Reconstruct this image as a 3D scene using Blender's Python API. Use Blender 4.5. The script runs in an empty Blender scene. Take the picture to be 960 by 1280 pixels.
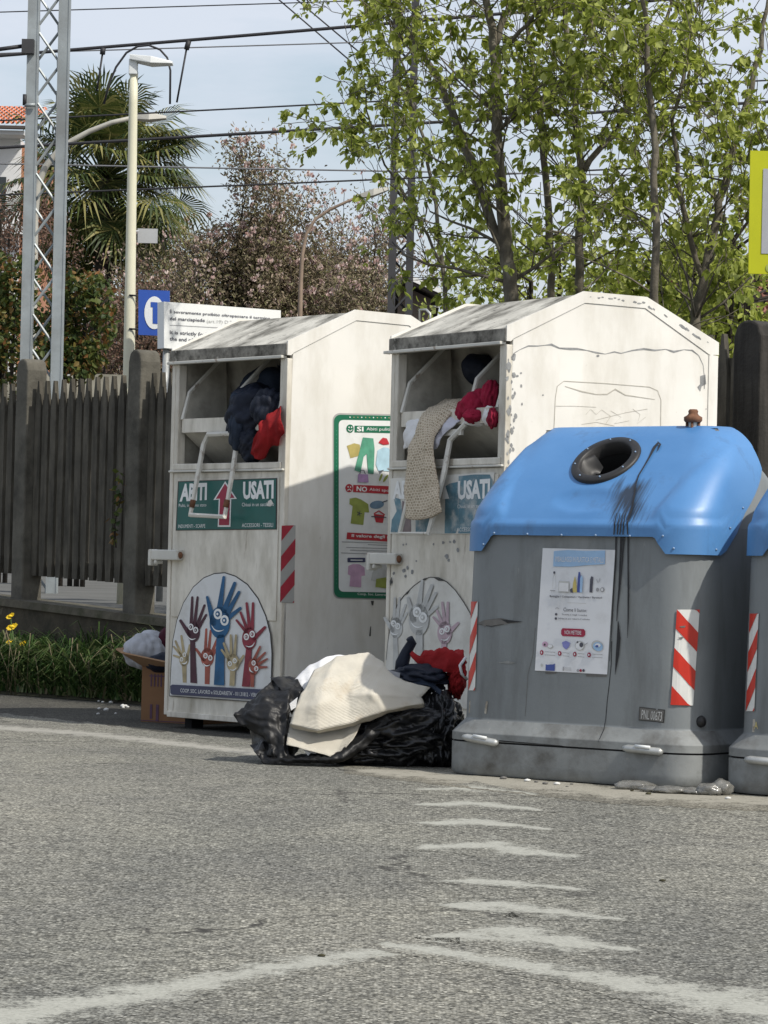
import bpy, bmesh, math, random
from mathutils import Vector, Matrix, noise
from mathutils.bvhtree import BVHTree
V = Vector
random.seed(7)
SC = bpy.context.scene
COL = SC.collection

# ------------------------------------------------------------------ camera
F, HY, ROLL, HC = 3800.0, 722.0, 0.024, 0.84
TH = math.atan((HY - 640) / F)
cam_d = bpy.data.cameras.new('camera'); cam = bpy.data.objects.new('camera', cam_d); COL.objects.link(cam)
cam.matrix_world = Matrix.Translation((0, 0, HC)) @ Matrix.Rotation(math.pi / 2 + TH, 4, 'X') @ Matrix.Rotation(ROLL, 4, 'Z')
cam_d.sensor_fit = 'VERTICAL'; cam_d.sensor_height = 24; cam_d.lens = F / 1280 * 24
cam_d.clip_start = 0.1; cam_d.clip_end = 3000
SC.camera = cam
CO = V((0, 0, HC))

def ray(px, py):
    u, v = px - 480, py - 640
    cr, sr = math.cos(ROLL), math.sin(ROLL)
    x, y = u * cr + v * sr, -u * sr + v * cr
    c, s = math.cos(TH), math.sin(TH)
    d = V((x, F * c + y * s, F * s - y * c))
    return d / d.y

def at(px, py, Y):
    return CO + ray(px, py) * Y

def ground_z(y):
    t = 11.8 - y
    if t <= -1: return 0.0
    if t < 1: return -0.03 * (t + 1) ** 2 / 4
    return -0.03 * t

def on_ground(px, py):
    d = ray(px, py); lo, hi = 2.0, 60.0
    for _ in range(60):
        m = (lo + hi) / 2
        p = CO + d * m
        if p.z > ground_z(p.y): lo = m
        else: hi = m
    return CO + d * lo

# ------------------------------------------------------------------ materials
def lin(c):
    return tuple(((x / 255 / 12.92) if x / 255 <= 0.04045 else ((x / 255 + 0.055) / 1.055) ** 2.4) for x in c)

def newmat(name):
    m = bpy.data.materials.new(name); m.use_nodes = True
    nt = m.node_tree; b = nt.nodes['Principled BSDF']
    return m, nt, b

def nd(nt, t, **kw):
    n = nt.nodes.new(t)
    for k, v in kw.items():
        setattr(n, k, v)
    return n

def mixc(nt, fac, a, b, blend='MIX'):
    n = nt.nodes.new('ShaderNodeMix'); n.data_type = 'RGBA'; n.blend_type = blend
    for s, v in ((0, fac), (6, a), (7, b)):
        if isinstance(v, bpy.types.NodeSocket): nt.links.new(v, n.inputs[s])
        elif v is not None: n.inputs[s].default_value = v if s == 0 else (*v[:3], 1)
    return n.outputs[2]

def noi(nt, vec, scale, detail=4, rough=0.55, stretch=None, typ='ShaderNodeTexNoise'):
    if stretch:
        mp = nt.nodes.new('ShaderNodeMapping'); mp.inputs['Scale'].default_value = stretch
        nt.links.new(vec, mp.inputs['Vector']); vec = mp.outputs[0]
    n = nt.nodes.new(typ); n.inputs['Scale'].default_value = scale
    if typ == 'ShaderNodeTexNoise':
        n.inputs['Detail'].default_value = detail; n.inputs['Roughness'].default_value = rough
    nt.links.new(vec, n.inputs['Vector'])
    return n

def ramp(nt, sock, a, b, ca=(0, 0, 0), cb=(1, 1, 1)):
    r = nt.nodes.new('ShaderNodeValToRGB')
    e = r.color_ramp.elements
    e[0].position = a; e[1].position = b
    e[0].color = (*ca, 1); e[1].color = (*cb, 1)
    nt.links.new(sock, r.inputs[0])
    return r.outputs[0]

def bump(nt, b, h, strength=0.3, dist=0.01):
    n = nt.nodes.new('ShaderNodeBump'); n.inputs['Strength'].default_value = strength
    n.inputs['Distance'].default_value = dist
    nt.links.new(h, n.inputs['Height']); nt.links.new(n.outputs[0], b.inputs['Normal'])

def M(name, col, rough=0.6, var=0.15, scale=6, bmp=0, bscale=40, metal=0, dirt=None, dscale=3, dlo=0.5, dhi=0.75,
      dstretch=None, dirt2=None, spec=0.4, trans=0):
    m, nt, b = newmat(name)
    tc = nt.nodes.new('ShaderNodeTexCoord').outputs['Object']
    n = noi(nt, tc, scale)
    lo = tuple(max(0, c * (1 - var)) for c in col); hi = tuple(min(0.95, c * (1 + var)) for c in col)
    c = ramp(nt, n.outputs['Fac'], 0.3, 0.7, lo, hi)
    if dirt:
        d = noi(nt, tc, dscale, 6, 0.65, dstretch)
        f = ramp(nt, d.outputs['Fac'], dlo, dhi)
        c = mixc(nt, f, c, dirt)
    if dirt2:
        d = noi(nt, tc, dirt2[1], 5, 0.7, dirt2[4] if len(dirt2) > 4 else None)
        f = ramp(nt, d.outputs['Fac'], dirt2[2], dirt2[3])
        c = mixc(nt, f, c, dirt2[0])
    nt.links.new(c, b.inputs['Base Color'])
    b.inputs['Roughness'].default_value = rough; b.inputs['Metallic'].default_value = metal
    b.inputs['Specular IOR Level'].default_value = spec
    if bmp:
        h = noi(nt, tc, bscale, 5)
        bump(nt, b, h.outputs['Fac'], bmp, 0.01)
    return m

def leafmat(name, cols, trans=0.35, rough=0.55):
    m, nt, b = newmat(name)
    g = nt.nodes.new('ShaderNodeNewGeometry')
    r = nt.nodes.new('ShaderNodeValToRGB'); r.color_ramp.interpolation = 'LINEAR'
    el = r.color_ramp.elements
    while len(el) < len(cols): el.new(0.5)
    for i, c in enumerate(cols):
        el[i].position = i / (len(cols) - 1); el[i].color = (*c, 1)
    nt.links.new(g.outputs['Random Per Island'], r.inputs[0])
    nt.links.new(r.outputs[0], b.inputs['Base Color']); b.inputs['Roughness'].default_value = rough
    b.inputs['Specular IOR Level'].default_value = 0.3
    if trans:
        t = nt.nodes.new('ShaderNodeBsdfTranslucent'); nt.links.new(r.outputs[0], t.inputs['Color'])
        mx = nt.nodes.new('ShaderNodeMixShader'); mx.inputs[0].default_value = trans
        nt.links.new(b.outputs[0], mx.inputs[1]); nt.links.new(t.outputs[0], mx.inputs[2])
        nt.links.new(mx.outputs[0], nt.nodes['Material Output'].inputs['Surface'])
    return m

def asphalt(name, dark, light, paint=None, wear=0.5):
    m, nt, b = newmat(name)
    tc = nt.nodes.new('ShaderNodeTexCoord').outputs['Object']
    vo = nt.nodes.new('ShaderNodeTexVoronoi'); vo.inputs['Scale'].default_value = 115; nt.links.new(tc, vo.inputs['Vector'])
    sep = nt.nodes.new('ShaderNodeSeparateColor'); nt.links.new(vo.outputs['Color'], sep.inputs[0])
    r = nt.nodes.new('ShaderNodeValToRGB'); e = r.color_ramp.elements
    e[0].position = 0.0; e[0].color = (*dark, 1)
    e[1].position = 1.0; e[1].color = (*light, 1)
    x = e.new(0.55); x.color = (*[(a * 0.62 + c * 0.38) for a, c in zip(dark, light)], 1)
    x = e.new(0.9); x.color = (*[(a * 0.35 + c * 0.65) for a, c in zip(dark, light)], 1)
    nt.links.new(sep.outputs[0], r.inputs[0])
    ed = ramp(nt, vo.outputs['Distance'], 0.25, 0.75, (1, 1, 1), (0.55, 0.54, 0.52))
    c = mixc(nt, 1.0, r.outputs[0], ed, 'MULTIPLY')
    big = noi(nt, tc, 0.9, 5, 0.6)
    c = mixc(nt, 1.0, c, ramp(nt, big.outputs['Fac'], 0.3, 0.7, (0.82, 0.82, 0.83), (1.12, 1.11, 1.07)), 'MULTIPLY')
    mid = noi(nt, tc, 7, 6, 0.7)
    c = mixc(nt, 1.0, c, ramp(nt, mid.outputs['Fac'], 0.3, 0.7, (0.84, 0.84, 0.84), (1.14, 1.13, 1.1)), 'MULTIPLY')
    fine = noi(nt, tc, 330, 2)
    c = mixc(nt, 1.0, c, ramp(nt, fine.outputs['Fac'], 0.3, 0.7, (0.75, 0.75, 0.75), (1.25, 1.25, 1.25)), 'MULTIPLY')
    # worn wheel bands along the road, patches and hairline cracks
    bd = noi(nt, tc, 1.0, 3, 0.5, (.9, .22, 1)); c = mixc(nt, 1.0, c, ramp(nt, bd.outputs['Fac'], .35, .62, (.80, .81, .82), (1.06, 1.05, 1.03)), 'MULTIPLY')
    wv = noi(nt, tc, 1.3, 4, .6); ad2 = nt.nodes.new('ShaderNodeVectorMath'); ad2.operation = 'MULTIPLY_ADD'; ad2.inputs[1].default_value = (.9, .9, .9)
    nt.links.new(wv.outputs['Color'], ad2.inputs[0]); nt.links.new(tc, ad2.inputs[2])
    ck = nt.nodes.new('ShaderNodeTexVoronoi'); ck.feature = 'DISTANCE_TO_EDGE'; ck.inputs['Scale'].default_value = .55; nt.links.new(ad2.outputs[0], ck.inputs['Vector'])
    cm = noi(nt, tc, .8, 3); cmf = ramp(nt, cm.outputs['Fac'], .48, .60)
    cl_ = ramp(nt, ck.outputs['Distance'], .0025, .006, (1, 1, 1), (0, 0, 0))
    cc_ = nt.nodes.new('ShaderNodeMath'); cc_.operation = 'MULTIPLY'; nt.links.new(cl_, cc_.inputs[0]); nt.links.new(cmf, cc_.inputs[1])
    c = mixc(nt, cc_.outputs[0], c, (0.045, 0.043, 0.04))
    if paint:
        pn = noi(nt, tc, 75, 5, 0.8)
        pl = noi(nt, tc, 9, 4, 0.6)
        ad = nt.nodes.new('ShaderNodeMath'); ad.operation = 'ADD'
        nt.links.new(pn.outputs['Fac'], ad.inputs[0]); nt.links.new(pl.outputs['Fac'], ad.inputs[1])
        uvs = nt.nodes.new('ShaderNodeSeparateXYZ'); nt.links.new(nt.nodes.new('ShaderNodeTexCoord').outputs['UV'], uvs.inputs[0])
        ma = nt.nodes.new('ShaderNodeMath'); ma.operation = 'MULTIPLY_ADD'; ma.inputs[1].default_value = 0.55
        nt.links.new(uvs.outputs[0], ma.inputs[0]); nt.links.new(ad.outputs[0], ma.inputs[2])
        hf = nt.nodes.new('ShaderNodeMapRange'); hf.inputs['From Min'].default_value = wear + .20; hf.inputs['From Max'].default_value = wear + .40
        nt.links.new(ma.outputs[0], hf.inputs['Value']); f = hf.outputs[0]
        pc = mixc(nt, ramp(nt, sep.outputs[1], 0.1, 0.9), tuple(x * 0.82 for x in paint), paint)
        c = mixc(nt, f, c, pc)
    nt.links.new(c, b.inputs['Base Color'])
    b.inputs['Roughness'].default_value = 0.9; b.inputs['Specular IOR Level'].default_value = 0.08
    bump(nt, b, vo.outputs['Distance'], -0.5, 0.006)
    return m

GREYW = lin((214, 211, 200))
mt = {}
def getm(k):
    return mt[k]
mt['white_paint'] = M('white_paint', (0.66, 0.645, 0.60), 0.5, 0.05, 3, 0.06, 20,
                      dirt=(0.38, 0.35, 0.29), dscale=3, dlo=0.5, dhi=0.85, dstretch=(2, 2, 0.6), dirt2=((0.30, 0.27, 0.21), 14, 0.68, 0.78))
mt['grimy_front'] = M('grimy_front', (0.70, 0.665, 0.585), 0.55, 0.08, 4, 0.08, 25,
                      dirt=(0.30, 0.27, 0.205), dscale=2.6, dlo=0.40, dhi=0.80, dstretch=(2.6, 2.6, 0.8), dirt2=((0.17, 0.115, 0.065), 7, 0.62, 0.80, (3, 3, .35)))
mt['white_side'] = M('white_side', (0.69, 0.675, 0.63), 0.5, 0.05, 2, 0.55, 2.2,
                     dirt=(0.46, 0.43, 0.36), dscale=2.2, dlo=0.5, dhi=0.9, dstretch=(1.6, 1.6, 0.6), dirt2=((0.36, 0.33, 0.27), 30, 0.68, 0.78))
mt['roof_grime'] = M('roof_grime', (0.46, 0.445, 0.395), 0.8, 0.2, 6, 0.25, 40,
                     dirt=(0.085, 0.08, 0.064), dscale=4.5, dlo=0.42, dhi=0.66, dstretch=(1.6, 0.7, 1), dirt2=((0.045, 0.042, 0.034), 24, 0.58, 0.68, (1.5, .7, 1)))
mt['fascia_grime'] = M('fascia_grime', (0.27, 0.255, 0.22), 0.8, 0.2, 6, 0.25, 40,
                       dirt=(0.06, 0.055, 0.045), dscale=10, dlo=0.40, dhi=0.62, dirt2=((0.42, 0.40, 0.35), 12, 0.6, 0.7))
mt['inner_grey'] = M('inner_grey', (0.43, 0.41, 0.355), 0.7, 0.15, 5, 0.1, dirt=(0.14, 0.125, 0.1), dscale=4, dlo=0.45, dhi=0.8)
mt['dark'] = M('dark_void', (0.012, 0.012, 0.013), 0.9, 0.2)
mt['chip'] = M('bare_metal_chip', (0.23, 0.235, 0.235), 0.6, 0.3, 30)
mt['scratch'] = M('scratch_line', (0.40, 0.38, 0.33), 0.6, 0.2, 30)
mt['green'] = M('sign_green', (0.012, 0.10, 0.085), 0.35, 0.12, 9)
mt['faded_blue'] = M('faded_blue', (0.10, 0.20, 0.25), 0.5, 0.25, 14, dirt=(0.42, 0.44, 0.43), dscale=9, dlo=0.48, dhi=0.66)
mt['faded_brown'] = M('faded_brown', (0.18, 0.14, 0.14), 0.5, 0.25, 14)
mt['letter'] = M('letter_white', (0.74, 0.75, 0.74), 0.45, 0.06, 20)
mt['crimson'] = M('sign_crimson', (0.30, 0.018, 0.05), 0.4, 0.1, 9)
mt['sticker'] = M('sticker_white', (0.64, 0.65, 0.65), 0.4, 0.04, 4, dirt=(0.42, 0.41, 0.38), dscale=4, dlo=0.5, dhi=0.8)
mt['sticker2'] = M('sticker_pale', (0.66, 0.65, 0.605), 0.5, 0.05, 4, dirt=(0.42, 0.40, 0.35), dscale=5, dlo=0.45, dhi=0.8)
mt['line_dark'] = M('line_dark', (0.05, 0.048, 0.045), 0.6)
mt['h_blue'] = M('hand_blue', (0.008, 0.085, 0.20), 0.45, 0.25, 16)
mt['h_maroon'] = M('hand_maroon', (0.055, 0.012, 0.025), 0.45, 0.25, 16)
mt['h_red'] = M('hand_red', (0.21, 0.018, 0.035), 0.45, 0.25, 16)
mt['h_coral'] = M('hand_coral', (0.31, 0.075, 0.05), 0.45, 0.25, 16)
mt['h_sand'] = M('hand_sand', (0.38, 0.31, 0.18), 0.45, 0.25, 16)
mt['h_grey'] = M('hand_grey', (0.46, 0.465, 0.45), 0.5, 0.15, 15)
mt['h_mauve'] = M('hand_mauve', (0.45, 0.34, 0.38), 0.5, 0.15, 15)
mt['band'] = M('band_navy', (0.045, 0.05, 0.10), 0.4, 0.1)
mt['refl_red'] = M('reflector_red', (0.50, 0.03, 0.015), 0.35, 0.1, 12)
mt['refl_red2'] = M('reflector_crimson', (0.36, 0.03, 0.05), 0.4, 0.1, 12)
mt['refl_white'] = M('reflector_white', (0.66, 0.66, 0.63), 0.35, 0.06, 12)
mt['refl_grey'] = M('reflector_grey', (0.37, 0.37, 0.355), 0.35, 0.06, 12)
mt['poster_w'] = M('poster_white', (0.70, 0.71, 0.70), 0.4, 0.03, 5, dirt=(0.5, 0.49, 0.45), dscale=4, dlo=.5, dhi=.85)
mt['poster_green'] = M('poster_green', (0.015, 0.14, 0.075), 0.4, 0.1)
mt['trouser'] = M('print_green', (0.09, 0.30, 0.20), 0.5, 0.2, 20)
mt['mustard'] = M('print_mustard', (0.42, 0.35, 0.12), 0.5, 0.15, 20)
mt['lilac'] = M('print_lilac', (0.42, 0.26, 0.46), 0.5, 0.15, 20)
mt['pink'] = M('print_pink', (0.50, 0.32, 0.44), 0.5, 0.15, 20)
mt['sky'] = M('print_pale_blue', (0.40, 0.58, 0.68), 0.5, 0.15, 20)
mt['olive'] = M('print_olive', (0.27, 0.31, 0.07), 0.5, 0.15, 20)
mt['steel_blue'] = M('print_steel', (0.14, 0.22, 0.30), 0.5, 0.15, 20)
mt['pred'] = M('print_red', (0.42, 0.03, 0.04), 0.5, 0.15, 20)
mt['textgrey'] = M('print_text_grey', (0.30, 0.30, 0.31), 0.5)
mt['textdark'] = M('print_text_dark', (0.07, 0.07, 0.09), 0.5)
mt['pblue'] = M('print_light_blue', (0.30, 0.46, 0.66), 0.5, 0.1, 14)
mt['pviolet'] = M('print_violet', (0.20, 0.21, 0.48), 0.5, 0.1, 14)
mt['pnavy'] = M('print_navy', (0.06, 0.09, 0.30), 0.5, 0.1, 14)
mt['pyellow'] = M('print_yellow', (0.55, 0.45, 0.15), 0.5, 0.1, 14)
mt['paper'] = M('paper_white', (0.66, 0.67, 0.69), 0.6, 0.03, 6, dirt=(0.5, 0.5, 0.5), dscale=7, dlo=.52, dhi=.85)
mt['rust'] = M('rust', (0.14, 0.065, 0.035), 0.85, 0.4, 25, 0.3)
mt['latch'] = M('latch_paint', (0.56, 0.55, 0.50), 0.55, 0.08, 8, dirt=(0.2, 0.12, 0.07), dscale=12, dlo=0.6, dhi=0.72)
mt['bar'] = M('bar_white', (0.60, 0.585, 0.53), 0.5, 0.08, 9, dirt=(0.24, 0.19, 0.14), dscale=16, dlo=0.58, dhi=0.72)
# blue bin
mt['bin_grey'] = M('bin_grey', (0.185, 0.20, 0.205), 0.5, 0.07, 4, 0.05, 60,
                   dirt=(0.115, 0.122, 0.122), dscale=3, dlo=0.48, dhi=0.8, dstretch=(3, 3, 0.6), dirt2=((0.25, 0.255, 0.25), 26, 0.66, 0.8, (1, 1, .4)))
mt['bin_base'] = M('bin_base', (0.215, 0.225, 0.222), 0.65, 0.14, 7, 0.1, 50,
                   dirt=(0.085, 0.08, 0.07), dscale=6, dlo=0.45, dhi=0.75, dirt2=((0.30, 0.29, 0.26), 40, 0.62, 0.75))
mt['bin_blue_old'] = M('bin_blue', (0.050, 0.185, 0.52), 0.38, 0.08, 3, 0.03, 70,
                   dirt=(0.09, 0.24, 0.54), dscale=4, dlo=0.45, dhi=0.8, dirt2=((0.035, 0.06, 0.12), 7, 0.66, 0.85, (1, 1, 3)), spec=0.45)
def bluemat():
    m, nt, b = newmat('bin_blue')
    tc = nt.nodes.new('ShaderNodeTexCoord').outputs['Object']
    n = noi(nt, tc, 3, 5)
    c = ramp(nt, n.outputs['Fac'], 0.3, 0.7, (0.056, 0.175, 0.385), (0.080, 0.215, 0.445))
    n2 = noi(nt, tc, 5, 6, 0.7, (1, 1, .5)); c = mixc(nt, ramp(nt, n2.outputs['Fac'], 0.58, 0.85), c, (0.045, 0.085, 0.16))
    n3 = noi(nt, tc, 34, 4, 0.7, (.35, 1, 1)); c = mixc(nt, ramp(nt, n3.outputs['Fac'], 0.66, 0.78), c, (0.12, 0.23, 0.40))
    nt.links.new(c, b.inputs['Base Color']); b.inputs['Roughness'].default_value = 0.42
    bump(nt, b, noi(nt, tc, 60, 4).outputs['Fac'], 0.04, 0.01)
    return m
mt['bin_blue'] = bluemat()
mt['rubber'] = M('black_rubber', (0.018, 0.0175, 0.0175), 0.5, 0.3, 20)
mt['bin_in'] = M('bin_inside', (0.010, 0.010, 0.010), 0.9)
mt['stain'] = M('dark_spill', (0.012, 0.012, 0.014), 0.35, 0.4, 30)
mt['stain_thin'] = M('dried_spill', (0.030, 0.075, 0.16), 0.5, 0.4, 30)
mt['rivet'] = M('rivet', (0.20, 0.29, 0.42), 0.4, 0.1, 20)
mt['metal'] = M('galvanised', (0.42, 0.43, 0.42), 0.45, 0.15, 15, metal=0.5)
mt['plate'] = M('number_plate', (0.125, 0.12, 0.112), 0.6, 0.15, 30)
mt['plate_light'] = M('faded_label', (0.40, 0.37, 0.31), 0.6, 0.2, 30, dirt=(0.22, 0.19, 0.15), dscale=40, dlo=0.45, dhi=0.6)
# cloth etc
def cloth(name, col, var=0.15, weave=240, rough=0.9, bs=0.25, dirt=None):
    m, nt, b = newmat(name)
    tc = nt.nodes.new('ShaderNodeTexCoord').outputs['Object']
    n = noi(nt, tc, 5, 5, 0.6)
    c = ramp(nt, n.outputs['Fac'], 0.3, 0.7, tuple(x * (1 - var) for x in col), tuple(min(.9, x * (1 + var)) for x in col))
    if dirt:
        d = noi(nt, tc, 6, 6, 0.7); c = mixc(nt, ramp(nt, d.outputs['Fac'], 0.52, 0.8), c, dirt)
    nt.links.new(c, b.inputs['Base Color']); b.inputs['Roughness'].default_value = rough
    b.inputs['Specular IOR Level'].default_value = 0.2
    w = nt.nodes.new('ShaderNodeTexVoronoi'); w.inputs['Scale'].default_value = weave; nt.links.new(tc, w.inputs['Vector'])
    bump(nt, b, w.outputs['Distance'], bs, 0.004)
    return m
def sackmat():
    m, nt, b = newmat('woven_sack')
    tc = nt.nodes.new('ShaderNodeTexCoord').outputs
    n = noi(nt, tc['Object'], 5, 5, .6); c = ramp(nt, n.outputs['Fac'], .3, .7, (0.56, 0.525, 0.445), (0.66, 0.625, 0.54))
    d = noi(nt, tc['Object'], 5, 6, .7); c = mixc(nt, ramp(nt, d.outputs['Fac'], .54, .76), c, (0.46, 0.38, 0.27))
    w = nt.nodes.new('ShaderNodeTexWave'); w.wave_type = 'BANDS'; w.bands_direction = 'Y'; w.inputs['Scale'].default_value = 30; w.inputs['Distortion'].default_value = 1.2
    nt.links.new(tc['UV'], w.inputs['Vector'])
    w2 = nt.nodes.new('ShaderNodeTexWave'); w2.bands_direction = 'X'; w2.inputs['Scale'].default_value = 34; nt.links.new(tc['UV'], w2.inputs['Vector'])
    h = mixc(nt, .25, w.outputs['Color'], w2.outputs['Color'])
    c = mixc(nt, .30, c, mixc(nt, 1.0, c, ramp(nt, h, .2, .8, (.55, .52, .48), (1.05, 1.05, 1.05)), 'MULTIPLY'))
    nt.links.new(c, b.inputs['Base Color']); b.inputs['Roughness'].default_value = .85; b.inputs['Specular IOR Level'].default_value = .2
    wr = noi(nt, tc['Object'], 13, 4, .55)
    ad = mixc(nt, .35, ramp(nt, wr.outputs['Fac'], .25, .75), h); bump(nt, b, ad, .55, .012); return m
mt['sack'] = sackmat()
mt['knit'] = None
def knitmat():
    m, nt, b = newmat('cream_knit')
    tc = nt.nodes.new('ShaderNodeTexCoord').outputs['UV']
    mp = nt.nodes.new('ShaderNodeMapping'); mp.inputs['Scale'].default_value = (13, 54, 1); nt.links.new(tc, mp.inputs[0])
    v = nt.nodes.new('ShaderNodeTexBrick'); kn = nt.nodes.new('ShaderNodeTexNoise'); kn.inputs['Scale'].default_value = 7; nt.links.new(tc, kn.inputs['Vector'])
    kw = nt.nodes.new('ShaderNodeVectorMath'); kw.operation = 'MULTIPLY_ADD'; kw.inputs[1].default_value = (.8, 1.3, 0)
    nt.links.new(kn.outputs['Color'], kw.inputs[0]); nt.links.new(mp.outputs[0], kw.inputs[2]); nt.links.new(kw.outputs[0], v.inputs['Vector'])
    v.inputs['Scale'].default_value = 1.0; v.inputs['Mortar Size'].default_value = 0.24; v.inputs['Mortar Smooth'].default_value = 1.0
    v.inputs['Brick Width'].default_value = 1.0; v.inputs['Row Height'].default_value = 1.0
    v.inputs['Color1'].default_value = (0.25, 0.195, 0.13, 1); v.inputs['Color2'].default_value = (0.46, 0.38, 0.28, 1)
    v.inputs['Mortar'].default_value = (0.66, 0.585, 0.46, 1)
    n = noi(nt, nt.nodes.new('ShaderNodeTexCoord').outputs['Object'], 9, 5)
    c = mixc(nt, ramp(nt, n.outputs['Fac'], 0.3, 0.75), v.outputs['Color'], (0.58, 0.50, 0.39))
    c2 = mixc(nt, 0.30, v.outputs['Color'], c)
    nt.links.new(c2, b.inputs['Base Color']); b.inputs['Roughness'].default_value = 0.95
    bump(nt, b, v.outputs['Fac'], 0.5, 0.006)
    return m
mt['knit'] = knitmat()
mt['white_cloth'] = cloth('white_cloth', (0.70, 0.70, 0.70), 0.06, 200)
mt['lilac_cloth'] = cloth('pale_lilac_cloth', (0.52, 0.52, 0.58), 0.1, 150)
mt['red_cloth'] = cloth('red_cloth', (0.25, 0.014, 0.016), 0.25, 160)
mt['crimson_cloth'] = cloth('crimson_cloth', (0.23, 0.012, 0.035), 0.35, 120)
mt['navy_cloth'] = cloth('navy_cloth', (0.012, 0.016, 0.028), 0.3, 160, 0.6)
mt['slate_cloth'] = cloth('slate_cloth', (0.022, 0.032, 0.052), 0.3, 160, 0.7)
mt['grey_cloth'] = cloth('grey_cloth', (0.42, 0.43, 0.46), 0.15, 160)
mt['maroon_cloth'] = cloth('maroon_cloth', (0.06, 0.012, 0.022), 0.3, 160)
mt['bag'] = M('black_plastic', (0.010, 0.010, 0.011), 0.33, 0.3, 6, 0.2, 60, spec=0.45)
mt['bag_dusty'] = M('dusty_black_plastic', (0.009, 0.009, 0.0095), 0.46, 0.4, 6, 0.25, 40, spec=0.3, dirt=(0.045, 0.044, 0.04), dscale=6, dlo=0.55, dhi=0.8)
mt['card'] = M('cardboard', (0.20, 0.105, 0.05), 0.85, 0.12, 5, 0.05, 60)
mt['card_in'] = M('cardboard_pale', (0.32, 0.20, 0.115), 0.85, 0.12, 5)
mt['tape'] = M('purple_print', (0.085, 0.04, 0.075), 0.6, 0.2, 20)
mt['clear'] = M('clear_plastic', (0.34, 0.335, 0.31), 0.15, 0.3, 20, 0.4, 40, spec=0.8)
mt['clear'].node_tree.nodes['Principled BSDF'].inputs['Transmission Weight'].default_value = 0.6
# setting
mt['road'] = asphalt('road_asphalt', (0.083, 0.084, 0.079), (0.485, 0.482, 0.44))
mt['paint'] = asphalt('worn_paint', (0.083, 0.084, 0.079), (0.485, 0.482, 0.44), (0.35, 0.35, 0.31), 1.04)
mt['paint_line'] = asphalt('worn_line', (0.083, 0.084, 0.079), (0.485, 0.482, 0.44), (0.33, 0.32, 0.285), 1.04)
mt['dust'] = asphalt('gutter_dust', (0.10, 0.096, 0.084), (0.44, 0.425, 0.37), (0.31, 0.295, 0.25), 1.0)
mt['strip'] = asphalt('dark_asphalt', (0.05, 0.05, 0.047), (0.20, 0.195, 0.18))  # the road asphalt in a darker tone
mt['concrete'] = M('weathered_concrete', (0.082, 0.074, 0.058), 0.9, 0.3, 6, 0.4, 45, dirt=(0.026, 0.024, 0.018), dscale=5, dlo=0.42, dhi=0.72, dstretch=(3, 3, .5))
mt['concrete_post'] = M('post_concrete', (0.105, 0.098, 0.08), 0.9, 0.25, 6, 0.4, 45, dirt=(0.03, 0.028, 0.022), dscale=4, dlo=0.45, dhi=0.75)
mt['concrete_dark'] = M('damp_concrete', (0.035, 0.032, 0.028), 0.9, 0.3, 6, 0.5, 45, dirt=(0.012, 0.011, 0.009), dscale=6, dlo=0.42, dhi=0.7, dstretch=(4, 4, .3))
mt['concrete_far'] = M('far_concrete', (0.33, 0.31, 0.25), 0.9, 0.2, 2, dirt=(0.18, 0.17, 0.13), dscale=1.5, dlo=0.45, dhi=0.75)
mt['wall'] = M('mossy_wall', (0.060, 0.050, 0.035), 0.95, 0.3, 6, 0.5, 30, dirt=(0.022, 0.021, 0.014), dscale=5, dlo=0.42, dhi=0.7, dirt2=((0.17, 0.15, 0.115), 9, 0.62, 0.75))
mt['walltop'] = M('wall_coping', (0.085, 0.075, 0.055), 0.95, 0.3, 8, 0.5, 30, dirt=(0.045, 0.045, 0.025), dscale=7, dlo=0.45, dhi=0.65)
mt['platform'] = M('platform_asphalt', (0.118, 0.119, 0.115), 0.9, 0.12, 1.5, spec=0)
mt['soil'] = M('verge_soil', (0.045, 0.042, 0.022), 0.95, 0.3, 8, 0.4)
mt['field'] = M('far_ground', (0.10, 0.11, 0.05), 0.95, 0.3, 0.3)
mt['galv'] = M('mast_steel', (0.30, 0.33, 0.34), 0.5, 0.15, 3, metal=0.3, dirt=(0.20, 0.21, 0.21), dscale=2, dlo=0.45, dhi=0.7)
mt['mast_dark'] = M('mast_dark_steel', (0.045, 0.045, 0.048), 0.6, 0.2, 3, metal=0.2)
mt['cream'] = M('cream_pole', (0.62, 0.60, 0.46), 0.5, 0.06, 2, dirt=(0.45, 0.43, 0.33), dscale=2, dlo=0.5, dhi=0.8)
mt['lamp_white'] = M('lamp_white', (0.62, 0.64, 0.64), 0.4, 0.05)
mt['lamp_far'] = M('lamp_far_grey', (0.36, 0.35, 0.31), 0.5, 0.1)
mt['rusty_pole'] = M('rusty_pole', (0.23, 0.17, 0.125), 0.7, 0.25, 4)
mt['wire'] = M('wire', (0.02, 0.02, 0.024), 0.6)
mt['wire_grey'] = M('wire_grey', (0.15, 0.155, 0.165), 0.6)
mt['s_blue'] = M('platform_blue', (0.028, 0.085, 0.38), 0.4, 0.05)
mt['s_white'] = M('platform_white', (0.74, 0.75, 0.74), 0.4, 0.03)
mt['s_grey'] = M('sign_back_grey', (0.40, 0.41, 0.42), 0.5, 0.08)
mt['s_yellow'] = M('sign_yellow', (0.42, 0.44, 0.004), 0.45, 0.06, 5)
mt['s_inner'] = M('sign_inner_grey', (0.34, 0.35, 0.37), 0.5, 0.08)
mt['house_w'] = M('house_render', (0.60, 0.60, 0.60), 0.9, 0.06, 1)
mt['house_b'] = M('house_brown', (0.11, 0.085, 0.07), 0.9, 0.15, 1)
mt['house_o'] = M('house_orange', (0.36, 0.17, 0.10), 0.9, 0.1, 1)
mt['glass'] = M('window_glass', (0.03, 0.035, 0.04), 0.15, 0.1)
mt['verge_w'] = M('white_verge', (0.70, 0.70, 0.68), 0.6, 0.04)
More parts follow.
